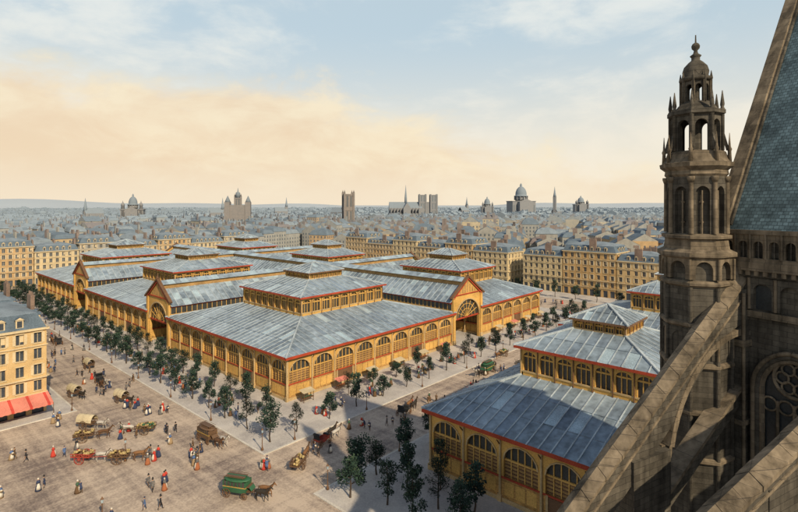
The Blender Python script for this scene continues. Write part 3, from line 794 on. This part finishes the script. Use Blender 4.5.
# ------------------------------------------------------------------ trees
bark = mat('tree_bark', (.06, .045, .035), var=.3, scale=3)
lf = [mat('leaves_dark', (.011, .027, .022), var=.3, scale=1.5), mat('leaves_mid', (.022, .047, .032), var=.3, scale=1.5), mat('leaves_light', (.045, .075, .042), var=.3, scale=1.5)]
def tree_mesh(i):
    r = random.Random(100+i); mb = MB(); H = r.uniform(5.2, 7.0)
    p = Vector((0, 0, 0)); R = .15
    pts = [p]
    for k in range(5):
        q = p+Vector((r.uniform(-.14, .14), r.uniform(-.14, .14), H*.16)); mb.tube(p, q, R, R*.82, 7, 0, cap=False); p = q; R *= .82; pts.append(p)
    clumps = [(Vector((r.uniform(-.2, .2), r.uniform(-.2, .2), H*.9)), .7), (Vector((0, 0, H*.74)), .95), (Vector((r.uniform(-.3, .3), r.uniform(-.3, .3), H*.58)), .95)]
    for k in range(10):
        b = pts[2+k % 4]; a = k*2.4+r.uniform(-.5, .5); l = r.uniform(.6, 1.4)*(1.15-.17*(k % 4))
        e = b+Vector((math.cos(a)*l, math.sin(a)*l, r.uniform(.3, .9)))
        mb.tube(b, e, .06, .02, 5, 0, cap=False); clumps.append((e, r.uniform(.5, .9)))
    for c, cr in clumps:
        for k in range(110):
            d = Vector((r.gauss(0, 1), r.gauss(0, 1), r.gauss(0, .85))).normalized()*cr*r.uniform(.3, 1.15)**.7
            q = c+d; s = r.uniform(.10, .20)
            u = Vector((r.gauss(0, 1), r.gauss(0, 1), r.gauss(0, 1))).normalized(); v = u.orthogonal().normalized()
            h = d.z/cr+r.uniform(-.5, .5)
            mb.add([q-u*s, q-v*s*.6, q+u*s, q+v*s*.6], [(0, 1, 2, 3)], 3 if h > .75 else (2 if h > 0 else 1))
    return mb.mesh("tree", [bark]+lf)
TM = [tree_mesh(i) for i in range(8)]
def tree(x, y, s=1.0):
    place(rnd.choice(TM), "street_tree", (x, y, .1), rnd.uniform(0, 6.3), (s*rnd.uniform(.75, 1.15), s*rnd.uniform(.75, 1.15), s*rnd.uniform(.78, 1.12)))
y = 74
while y < 285:
    tree(48.5+rnd.uniform(-.3, .3), y+rnd.uniform(-.7, .7)); 
    if y > 80: tree(55+rnd.uniform(-.3, .3), y+2.5+rnd.uniform(-.7, .7), .92)
    y += 7.0
x = 54
while x < 182:
    tree(x, 73.6+rnd.uniform(-.3, .3), .95)
    if x > 66 and (x < 115 or x > 135) and rnd.random() < .55: tree(x+3, 79.6, .8)
    x += 7.4
for p in ((46.8, 51.5), (49, 46.6), (53.4, 53), (60.5, 53.6), (66.5, 53.4), (52.8, 41), (55.2, 37), (54, 47.5), (48.2, 41.5), (80, 53), (96, 53), (50.5, 36), (50.3, 53.6), (56.5, 43.5)): tree(*p, 1.0)
for y in range(26, 200, 9): tree(208.5, y, 1.1)

# lamps
lmp = MB()
lmp.lathe(0, 0, [(.22, 0), (.2, .3), (.1, .5), (.07, .9), (.05, 2.7), (.09, 2.75), (.05, 2.85)], 8, 0)
lmp.lathe(0, 0, [(.11, 2.85), (.19, 3.3)], 6, 1, sm=False); lmp.lathe(0, 0, [(.22, 3.3), (.1, 3.5), (.02, 3.65)], 6, 0, sm=False)
lmp.beam((-.3, 0, 2.62), (.3, 0, 2.62), .04, .04, 0)
LM = lmp.mesh("street_lamp", [M['iron'], M['zgl']])
for y in range(72, 280, 17): place(LM, "street_lamp", (46.2, y, .12))
for x in range(52, 180, 17): place(LM, "street_lamp", (x, 71.2, .12))
for x in range(46, 120, 15): place(LM, "street_lamp", (x, 55.3, .12))
for p in ((30.3, 113.3), (12, 113.3), (30, 85), (22, 70)): place(LM, "street_lamp", (*p, .0))

# ------------------------------------------------------------------ people and horses
def skin(name, verts, edges, root=0, sub=1):
    me = bpy.data.meshes.new(name); me.from_pydata([v[0] for v in verts], edges, [])
    o = bpy.data.objects.new(name, me); COL.objects.link(o)
    md = o.modifiers.new("s", 'SKIN'); md.use_smooth_shade = True
    if len(me.skin_vertices):
        for i, v in enumerate(verts):
            sv = me.skin_vertices[0].data[i]; sv.radius = (v[1], v[1]); sv.use_root = (i == root)
    sb = o.modifiers.new("b", 'SUBSURF'); sb.levels = sub; sb.render_levels = sub
    dg = bpy.context.evaluated_depsgraph_get()
    r = bpy.data.meshes.new_from_object(o.evaluated_get(dg)); bpy.data.objects.remove(o)
    vs = [tuple(v.co) for v in r.vertices]; fs = [tuple(p.vertices) for p in r.polygons]
    bpy.data.meshes.remove(r)
    return vs, fs

skinm = mat('skin', (.45, .28, .19), var=.1); hair = mat('hair', (.06, .035, .02)); black = mat('black_felt', (.02, .02, .022)); shoe = mat('leather', (.05, .03, .02))
cl = {k: mat('cloth_'+k, v, var=.15) for k, v in dict(navy=(.03, .042, .09), black=(.022, .022, .027), brown=(.11, .065, .035), red=(.42, .045, .03), white=(.55, .51, .44), blue=(.07, .12, .25), grey=(.12, .115, .115), tan=(.27, .19, .11), green=(.05, .10, .06), rust=(.28, .10, .045)).items()}
def person(woman, coat, low, hatc, stride=.0, bend=.0, basket=False):
    s = stride
    V = [((0, 0, .95), .13), ((.01, 0, 1.1), .12), ((.02+bend*.25, 0, 1.34), .145), ((.02+bend*.42, 0, 1.48), .06), ((.03+bend*.5, 0, 1.58), .075), ((.02+bend*.55, 0, 1.69), .088), ((.125+bend*.55, 0, 1.6), .018)]
    E = [(0, 1), (1, 2), (2, 3), (3, 4), (4, 5), (4, 6)]
    for sg in (-1, 1):
        b = len(V); k = s*sg
        V += [((0+k*.1, sg*.1, .86), .095), ((.04+k*.45, sg*.105, .5), .07), ((-.02+k*(.85 if k < 0 else .75), sg*.1, .09), .042), ((.13+k*.8, sg*.115, .045), .04)]
        E += [(0, b), (b, b+1), (b+1, b+2), (b+2, b+3)]
        c = len(V); fw = .28 if basket else -k*.35
        sw = .16 if woman else .19
        V += [((.02+bend*.3, sg*sw, 1.40), .06), ((-.02+fw*.4+bend*.3, sg*(sw+.06), 1.14), .045), ((.05+fw*.9+bend*.4, sg*(sw+.03), 1.05 if basket else .92), .032), ((.08+fw+bend*.4, sg*(sw+.01), 1.05 if basket else .83), .034), ((.1+fw+bend*.4, sg*sw, 1.0 if basket else .76), .018)]
        E += [(2, c), (c, c+1), (c+1, c+2), (c+2, c+3), (c+3, c+4)]
    vs, fs = skin("body", V, E)
    mb = MB(); b = 0
    mats = [cl[coat], cl[low], skinm, hair, shoe, black if hatc == 'black' else cl[hatc], cl['white'], cl['tan']]
    for f in fs:
        c = sum((Vector(vs[i]) for i in f), Vector())/len(f)
        if c.z > 1.5: mi = 3 if (c.x < .02+bend*.5 and c.z > 1.55) or c.z > 1.72 else 2
        elif c.z < .12: mi = 4
        elif abs(c.y) > .15 and c.z < (1.1 if basket else .86) and (not basket or c.x > .25): mi = 2
        elif c.z < .9: mi = 1
        else: mi = 0
        mb.f.append(list(f)); mb.m.append(mi); mb.s.append(True)
    mb.v += vs
    hx = .02+bend*.55
    if woman:
        mb.lathe(0, 0, [(.42, .03), (.38, .3), (.3, .65), (.2, .95), (.145, 1.08)], 14, 1)
        mb.lathe(.1, 0, [(.33, .25), (.27, .6), (.12, 1.04)], 10, 6)
        mb.lathe(hx-.03, 0, [(.1, 1.6), (.125, 1.67), (.11, 1.75), (.04, 1.8)], 10, 6 if hatc == 'white' else 5)
        mb.lathe(.0+bend*.2, 0, [(.25, 1.12), (.22, 1.3), (.09, 1.48)], 10, 0, sy=1.1)
    else:
        mb.lathe(0, 0, [(.21, .6), (.19, .85), (.155, 1.05)], 12, 0, sx=.85)
        if hatc == 'black':
            mb.lathe(hx, 0, [(.16, 1.715), (.16, 1.735), (.1, 1.74), (.095, 1.9), (.1, 1.93)], 12, 5)
        else:
            mb.lathe(hx, 0, [(.1, 1.69), (.125, 1.74), (.09, 1.8), (.02, 1.81)], 10, 5)
    if basket:
        mb.lathe(.36, 0, [(.16, .92), (.24, 1.12), (.25, 1.15)], 12, 7); mb.lathe(.36, 0, [(.22, 1.13), (.12, 1.23), (.03, 1.26)], 8, 6)
    return mb.mesh("woman" if woman else "man", mats)
PE = []
for a in ((0, 'navy', 'grey', 'black', .0), (0, 'black', 'black', 'black', .35), (0, 'brown', 'tan', 'brown', .3), (0, 'blue', 'navy', 'navy', .25), (0, 'black', 'brown', 'grey', .3), (0, 'grey', 'black', 'black', -.3), (0, 'brown', 'grey', 'brown', 0)):
    PE.append(('man', person(False, *a[1:4], stride=a[4])))
PE.append(('man', person(False, 'navy', 'brown', 'grey', .15, .5, True)))
for a in (('red', 'red', 'white', .1), ('navy', 'navy', 'white', .0), ('black', 'grey', 'black', .2), ('grey', 'rust', 'white', .0), ('green', 'brown', 'white', .1), ('red', 'navy', 'black', 0)):
    PE.append(('woman', person(True, *a[:3], stride=a[3])))
PE.append(('woman', person(True, 'blue', 'tan', 'white', 0, .2, True)))
def someone(x, y, z=.004, idx=None, rz=None):
    k, me = PE[idx] if idx is not None else rnd.choice(PE)
    place(me, k, (x, y, z), rnd.uniform(0, 6.28) if rz is None else rz, rnd.uniform(.94, 1.05))
def cluster(cx, cy, n, r, z=.004):
    for i in range(n):
        a = rnd.uniform(0, 6.28); q = r*math.sqrt(rnd.random()); someone(cx+q*math.cos(a), cy+q*math.sin(a), z)
for c in ((37.7, 77.4, 9, 2.0), (43, 67, 5, 1.4), (32.7, 82.4, 4, 1.5), (30.5, 74.2, 5, 2.2), (19, 85.2, 2, .6), (22.5, 80.5, 2, .5), (18.2, 98.5, 2, .8), (33, 95, 3, 2), (38, 88, 4, 3), (24, 94, 3, 2.5),
          (41, 100, 7, 3), (37, 106, 5, 3), (28, 108, 5, 3), (41, 120, 9, 5), (38, 132, 8, 4), (36, 145, 9, 5), (40, 160, 10, 6), (38, 180, 10, 7), (38, 205, 12, 9), (36, 235, 12, 10),
          (52, 64, 3, 1.5), (62, 66, 4, 2), (68, 61, 4, 3), (80, 64, 8, 4), (92, 61, 8, 4), (104, 65, 11, 5), (118, 62, 13, 5), (132, 66, 15, 6), (148, 63, 15, 6), (165, 66, 15, 8), (185, 68, 14, 8), (195, 90, 12, 9), (195, 120, 10, 9)):
    cluster(*c)
for c in ((51.8, 84, 7, 3), (51.8, 95, 8, 3), (52, 110, 12, 4), (52, 125, 12, 4), (52, 145, 14, 5), (52, 165, 12, 5), (52, 185, 10, 5), (52, 215, 12, 6), (65, 76.8, 8, 3), (78, 77, 10, 3), (92, 77, 10, 3), (108, 77, 10, 3), (124, 79, 16, 4.5), (142, 77, 11, 3.5), (160, 77, 11, 3.5), (175, 77, 10, 3.5)):
    for i in range(c[2]):
        someone(c[0]+rnd.uniform(-2.2, 2.2) if c[0] < 53 else c[0]+rnd.uniform(-5, 5), c[1]+rnd.uniform(-5, 5) if c[0] < 53 else c[1]+rnd.uniform(-2.5, 2.5), .12)
for i in range(14): someone(rnd.uniform(14, 44), rnd.uniform(66, 110))

hV = [((-.1, 0, 1.22), .30), ((-.6, 0, 1.30), .29), ((-.9, 0, 1.25), .19), ((.5, 0, 1.24), .27), ((.78, 0, 1.45), .18), ((1.02, 0, 1.75), .125), ((1.18, 0, 1.98), .095), ((1.38, 0, 1.83), .078), ((1.54, 0, 1.66), .055),
      ((1.14, .07, 2.13), .022), ((1.14, -.07, 2.13), .022), ((-1.08, 0, 1.15), .05), ((-1.16, 0, .8), .065), ((-1.13, 0, .5), .02)]
hE = [(0, 1), (1, 2), (0, 3), (3, 4), (4, 5), (5, 6), (6, 7), (7, 8), (6, 9), (6, 10), (2, 11), (11, 12), (12, 13)]
for sg in (-1, 1):
    b = len(hV); k = .12*sg
    hV += [((.52, sg*.15, 1.0), .12), ((.58+k*1.3, sg*.16, .56), .062), ((.54+k*1.5, sg*.16, .15), .042), ((.6+k*1.5, sg*.16, .045), .055)]
    hE += [(3, b), (b, b+1), (b+1, b+2), (b+2, b+3)]
    b = len(hV)
    hV += [((-.62-k*.5, sg*.16, .98), .15), ((-.9-k*1.3, sg*.16, .56), .065), ((-.84-k*1.5, sg*.16, .15), .044), ((-.77-k*1.5, sg*.16, .045), .057)]
    hE += [(1, b), (b, b+1), (b+1, b+2), (b+2, b+3)]
hvs, hfs = skin("horse", hV, hE)
def horse_mesh(col):
    mb = MB(); mb.v += hvs
    for f in hfs:
        c = sum((Vector(hvs[i]) for i in f), Vector())/len(f)
        mb.f.append(list(f)); mb.s.append(True)
        mb.m.append(1 if (c.x < -1.05 or c.z < .1 or (c.x > .7 and c.z > 1.6 and c.x < c.z-.78)) else 0)
    for k in range(12):
        a, b = 2*math.pi*k/12, 2*math.pi*(k+1)/12
        mb.tube((.66+.08*math.sin(a), .23*math.cos(a), 1.35+.3*math.sin(a)), (.66+.08*math.sin(b), .23*math.cos(b), 1.35+.3*math.sin(b)), .05, .05, 5, 2)
    for sg in (-1, 1): mb.tube((.6, sg*.28, 1.25), (-1.6, sg*.33, 1.05), .025, .025, 5, 2)
    return mb.mesh("horse", [mat('horse_coat', col, var=.15), hair, shoe])
HS = [horse_mesh((.10, .05, .025)), horse_mesh((.42, .39, .35)), horse_mesh((.03, .025, .02)), horse_mesh((.18, .09, .04))]

def wheel(mb, cx, cy, r, mi, n=16):
    for k in range(n):
        a, b = 2*math.pi*k/n, 2*math.pi*(k+1)/n
        mb.beam((cx+r*.95*math.cos(a), cy, r+r*.95*math.sin(a)), (cx+r*.95*math.cos(b), cy, r+r*.95*math.sin(b)), .07, r*.11, mi)
        if k % 2 == 0: mb.beam((cx, cy, r), (cx+r*.93*math.cos(a), cy, r+r*.93*math.sin(a)), .05, .06, mi)
    mb.tube((cx, cy-.12, r), (cx, cy+.12, r), .1*r+.06, .1*r+.06, 8, mi)
veh = {k: mat('paint_'+k, v, var=.2, rough=.55) for k, v in dict(green=(.03, .10, .05), yellow=(.38, .25, .07), black=(.03, .03, .03), red=(.30, .05, .035), brown=(.12, .07, .04), straw=(.36, .27, .12), blue=(.07, .14, .26)).items()}
canvas = mat('canvas', (.46, .39, .26), var=.2)
def omnibus(c1):
    mb = MB(); B, W, G, I, D = 0, 1, 2, 3, 4
    mb.box(-1.9, 1.5, -.85, .85, .75, 1.45, B); mb.box(-1.95, 1.55, -.88, .88, 1.42, 1.52, W)
    for s in (-1, 1):
        mb.quad((-1.85, s*.8, 1.5), (1.45, s*.8, 1.5), (1.45, s*.8, 2.2), (-1.85, s*.8, 2.2), G)
        for k in range(7): 
            x = -1.87+k*.55; mb.box(x-.06, x+.06, s*.82-.03, s*.82+.03, 1.5, 2.22, B)
        for x in (-1.3, 1.4): wheel(mb, x, s*.98, .62 if x < 0 else .48, I)
    mb.box(-1.9, -1.85, -.8, .8, 1.5, 2.2, B); mb.box(1.45, 1.5, -.8, .8, 1.5, 2.2, B)
    mb.lathe(-.2, 0, [(1.0, 2.2), (1.03, 2.3), (.9, 2.4)], 16, B, sx=1.95, sy=.98)
    mb.box(-1.7, 1.2, -.15, .15, 2.4, 2.75, B); mb.box(-1.7, 1.2, -.5, .5, 2.66, 2.74, D)
    mb.box(1.5, 2.2, -.6, .6, .85, .95, D); mb.box(1.55, 1.95, -.6, .6, 1.5, 1.6, D); mb.beam((1.95, 0, 1.55), (2.3, 0, 1.1), 1.1, .06, B)
    mb.box(-2.4, -1.9, -.4, .4, .45, .52, I)
    for s in (-1, 1): mb.beam((-1.8, s*.75, 2.4), (-1.8, s*.75, 2.75), .04, .04, I); mb.beam((-1.8, s*.75, 2.75), (1.2, s*.75, 2.75), .04, .04, I)
    mb.beam((1.5, 0, .8), (5.0, 0, .85), .08, .08, D)
    return mb.mesh("omnibus", [veh[c1], veh['yellow'], M['glass'], M['iron'], veh['brown']])
def cart(load, c1='brown'):
    mb = MB()
    mb.box(-1.7, 1.3, -.75, .75, .95, 1.08, 0)
    for s in (-1, 1):
        mb.beam((-1.7, s*.78, 1.5), (1.3, s*.78, 1.45), .06, .12, 0)
        for k in range(9): mb.beam((-1.65+k*.36, s*.77, 1.05), (-1.65+k*.36, s*.8, 1.5), .06, .05, 0)
        wheel(mb, -.2, s*.95, .8, 0); mb.beam((1.2, s*.5, 1.02), (4.2, s*.33, 1.1), .07, .09, 0)
    mb.tube((-.2, -.95, .8), (-.2, .95, .8), .06, .06, 6, 0)
    if load == 'canvas':
        n = 8; L = 7
        for i in range(L-1):
            xa, xb = -1.8+3.2*i/(L-1), -1.8+3.2*(i+1)/(L-1)
            sa, sb = 1+.04*(i % 2), 1+.04*((i+1) % 2)
            for k in range(n):
                a, b = math.pi*k/n, math.pi*(k+1)/n
                mb.add([(xa, .85*sa*math.cos(a), 1.3+1.15*sa*math.sin(a)), (xb, .85*sb*math.cos(a), 1.3+1.15*sb*math.sin(a)), (xb, .85*sb*math.cos(b), 1.3+1.15*sb*math.sin(b)), (xa, .85*sa*math.cos(b), 1.3+1.15*sa*math.sin(b))], [(0, 1, 2, 3)], 1, True)
    else:
        r = random.Random(5)
        for k in range(46):
            x, y = r.uniform(-1.5, 1.1), r.uniform(-.6, .6); z = 1.15+.85*(1-abs(y)/.9)*r.random()
            q = r.uniform(.14, .26)
            mb.lathe(x, y, [(q*.5, z-q*.6), (q, z-.1), (q*.9, z+q*.4), (q*.3, z+q*.8)], 7, 1 if k % 3 else 2)
    return mb.mesh("market_cart", [veh[c1], canvas if load == 'canvas' else veh['straw'], veh['brown'] if load != 'green' else veh['green']])
def carriage(c):
    mb = MB()
    prof = [(-1.1, 1.25), (-1.0, .8), (-.5, .6), (.5, .6), (.85, .85), (1.0, 1.15)]
    for (xa, za), (xb, zb) in zip(prof, prof[1:]): mb.quad((xa, -.65, za), (xb, -.65, zb), (xb, .65, zb), (xa, .65, za), 0)
    for s in (-1, 1):
        mb.poly([(x, s*.65, z) for x, z in prof]+[(.6, s*.65, 1.2), (-.6, s*.65, 1.2)], 0)
        wheel(mb, -.95, s*.8, .6, 1); wheel(mb, 1.25, s*.8, .45, 1)
    mb.box(-1.0, -.45, -.6, .6, .95, 1.1, 2); mb.box(1.0, 1.45, -.55, .55, 1.35, 1.47, 2); mb.box(.95, 1.5, -.5, .5, .7, 1.35, 0)
    n = 6
    for k in range(n):
        a, b = math.pi*.25+math.pi*.45*k/n, math.pi*.25+math.pi*.45*(k+1)/n
        mb.quad((-.5-.75*math.cos(a-.8), -.66, 1.2+.95*math.sin(a)), (-.5-.75*math.cos(b-.8), -.66, 1.2+.95*math.sin(b)), (-.5-.75*math.cos(b-.8), .66, 1.2+.95*math.sin(b)), (-.5-.75*math.cos(a-.8), .66, 1.2+.95*math.sin(a)), 2)
    mb.quad((-1.1, -.66, 1.2), (-1.1, .66, 1.2), (-1.05, .66, 1.95), (-1.05, -.66, 1.95), 2)
    mb.beam((1.3, 0, .6), (4.3, 0, .9), .07, .07, 1)
    return mb.mesh("carriage", [veh[c], M['iron'], black])
OB, OB2 = omnibus('green'), omnibus('brown'); CC, CS, CG, CR = cart('canvas'), cart('straw'), cart('green'), cart('straw', 'red'); CA, CB = carriage('black'), carriage('red')
def hitch(me, name, x, y, ang, ho, pair=True, h=0, z=.01):
    place(me, name, (x, y, z), ang)
    c, s = math.cos(ang), math.sin(ang)
    for k, dy in enumerate((-.5, .5) if pair else (0,)):
        place(HS[(h+k) % 4], "horse", (x+c*ho-s*dy, y+s*ho+c*dy, z), ang, 1.05)
hitch(OB, "omnibus", 37, 63.5, rad(-62), 3.9, h=2)
hitch(OB2, "omnibus", 42, 82, rad(-85), 3.9, h=0)
hitch(CB, "carriage", 54, 66.6, rad(8), 3.3, h=1)
hitch(CS, "market_cart", 46.9, 63.2, rad(30), 2.9, False, 3)
hitch(CG, "market_cart", 36, 92.9, rad(140), 2.9, False, 1)
hitch(CC, "market_cart", 29.9, 102.5, rad(-60), 2.9, False, 1)
hitch(CS, "market_cart", 29.4, 85.3, rad(-40), 2.9, False, 3)
hitch(CR, "market_cart", 25.6, 89.5, rad(-50), 2.9, False, 1)
hitch(CS, "market_cart", 28, 97.4, rad(-30), 2.9, False, 0)
hitch(CA, "carriage", 72.2, 64.4, rad(12), 3.3, h=2)
hitch(CC, "market_cart", 33, 121.5, rad(-80), 2.9, False, 2)
hitch(CA, "carriage", 39.2, 126, rad(-95), 3.3, h=0)
hitch(CC, "market_cart", 38.5, 111, rad(-80), 2.9, False, 2)
hitch(OB, "omnibus", 104, 66, rad(182), 3.9, h=1)
hitch(CG, "market_cart", 128, 62, rad(5), 2.9, False, 2)
hitch(OB2, "omnibus", 150, 66, rad(178), 3.9, h=0)
for k, (x, y) in enumerate(((41, 140), (34, 152), (42, 170), (36, 190), (41, 215), (37, 240), (88, 60), (118, 70), (140, 60), (172, 64))):
    hitch((CC, CS, CA, CG)[k % 4], "market_cart" if k % 4 != 2 else "carriage", x, y, rad(rnd.choice((-88, 92)) if y > 100 else rnd.choice((3, 183))), 2.9 if k % 4 != 2 else 3.3, k % 4 == 2, k % 4)
for k in range(12):
    x = 64+k*9.3
    if 112 < x < 136: continue
    mb = MB(); mb.box(-1.3, 1.3, -.6, .6, .75, .85, 0)
    for sx in (-1.2, 1.2):
        for sy in (-.5, .5): mb.box(sx-.05, sx+.05, sy-.05, sy+.05, 0, 2.3 if sy > 0 else 2.1, 0)
    mb.quad((-1.5, -.9, 2.0), (1.5, -.9, 2.0), (1.5, .8, 2.4), (-1.5, .8, 2.4), 1)
    for q in range(8): mb.lathe(-1.05+q*.3, .1*(q % 2), [(.12, .85), (.15, 1.0), (.04, 1.1)], 7, 2)
    mb.obj("market_stall", [veh['brown'], canvas if k % 4 != 1 else awp, cl[('green', 'rust', 'tan')[k % 3]]], (x, 83.4, .12), 0)

# ------------------------------------------------------------------ light, sky, camera
az = Vector((-.27, -1.0)).normalized(); el = rad(36)
sd = Vector((az.x*math.cos(el), az.y*math.cos(el), math.sin(el)))
sl = bpy.data.lights.new("sun", 'SUN'); sl.energy = 4.9; sl.angle = rad(.6); sl.color = (1, .82, .56)
so = bpy.data.objects.new("sun", sl); COL.objects.link(so); so.rotation_euler = sd.to_track_quat('Z', 'Y').to_euler(); so.location = sd*300

w = bpy.data.worlds.new("World"); scene.world = w; w.use_nodes = True
N = w.node_tree.nodes; L = w.node_tree.links; bg = N["Background"]; bg.inputs[1].default_value = .1
sky = N.new("ShaderNodeTexSky"); sky.sky_type = 'NISHITA'; sky.sun_disc = False; sky.sun_elevation = el; sky.sun_rotation = math.atan2(az.x, az.y)
sky.air_density = 1.0; sky.dust_density = 1.2; sky.ozone_density = 1.0
tc = N.new("ShaderNodeTexCoord"); sp = N.new("ShaderNodeSeparateXYZ"); L.new(tc.outputs["Generated"], sp.inputs[0])
def mrange(src, a, b, c=0, d=1, smooth=True):
    m = N.new("ShaderNodeMapRange"); m.interpolation_type = 'SMOOTHSTEP' if smooth else 'LINEAR'
    for i, v in enumerate((a, b, c, d)): m.inputs[i+1].default_value = v
    L.new(src, m.inputs[0]); return m.outputs[0]
def math_(op, a, b):
    m = N.new("ShaderNodeMath"); m.operation = op; m.use_clamp = False
    for i, v in enumerate((a, b)):
        if isinstance(v, (int, float)): m.inputs[i].default_value = v
        else: L.new(v, m.inputs[i])
    return m.outputs[0]
def mixc(f, a, b):
    m = N.new("ShaderNodeMix"); m.data_type = 'RGBA'
    L.new(f, m.inputs[0])
    for i, v in ((6, a), (7, b)):
        if isinstance(v, tuple): m.inputs[i].default_value = (*v, 1)
        else: L.new(v, m.inputs[i])
    return m.outputs[2]
def noise(sc, stretch, dist=.3, rough=.58, off=0.0):
    mp = N.new("ShaderNodeMapping"); mp.inputs["Scale"].default_value = (1, 1, stretch); mp.inputs["Location"].default_value = (off, off*.7, 0); L.new(tc.outputs["Generated"], mp.inputs["Vector"])
    ns = N.new("ShaderNodeTexNoise"); ns.inputs["Scale"].default_value = sc; ns.inputs["Detail"].default_value = 10; ns.inputs["Roughness"].default_value = rough; ns.inputs["Distortion"].default_value = dist
    L.new(mp.outputs[0], ns.inputs["Vector"]); return ns.outputs["Fac"]
nA = noise(2.4, 2.6); nB = noise(6.5, 2.2, .4, .62, 3.1)
z = sp.outputs[2]; yv = sp.outputs[1]
nn_ = math_('ADD', math_('MULTIPLY', math_('SUBTRACT', nA, .5), .34), math_('MULTIPLY', math_('SUBTRACT', nB, .5), .16))
zz = math_('ADD', z, nn_)
# cloud bank: higher toward world +Y (left of the view), sinking away to the right
topz = mrange(yv, .15, .95, .04, .235, False)
rel = math_('SUBTRACT', topz, zz)
bank = mrange(rel, -.02, .06)
hor = mrange(z, .34, .0)
cl_m = mrange(math_('ADD', nA, math_('MULTIPLY', math_('SUBTRACT', nB, .5), .5)), .40, .66, 0, .8)
low = mrange(z, .8, .45)
c1 = mixc(math_('MULTIPLY', low, .85), sky.outputs[0], (5.7, 7.0, 7.7))
c1b = mixc(math_('MULTIPLY', cl_m, low), c1, (8.4, 8.6, 8.2))
c2 = mixc(math_('MULTIPLY', hor, .95), c1b, (9.6, 8.5, 6.7))
shade = mixc(mrange(math_('ADD', nB, math_('MULTIPLY', rel, 1.2)), .42, .78), (9.7, 8.3, 5.9), (8.7, 6.7, 4.5))
c3 = mixc(math_('MULTIPLY', math_('MULTIPLY', bank, mrange(z, .0, .10, .45, 1)), .85), c2, shade)
L.new(c3, bg.inputs[0])

cam = bpy.data.cameras.new("camera"); co = bpy.data.objects.new("camera", cam); COL.objects.link(co)
cam.sensor_width = 36; cam.lens = 36*508/798; cam.shift_y = -51/798
cam.clip_start = .5; cam.clip_end = 20000
co.location = (0, 0, 40); co.rotation_euler = (rad(90), 0, rad(42.25-90))
scene.camera = co
scene.view_settings.view_transform = 'Standard'; scene.view_settings.look = 'None'; scene.view_settings.exposure = 0
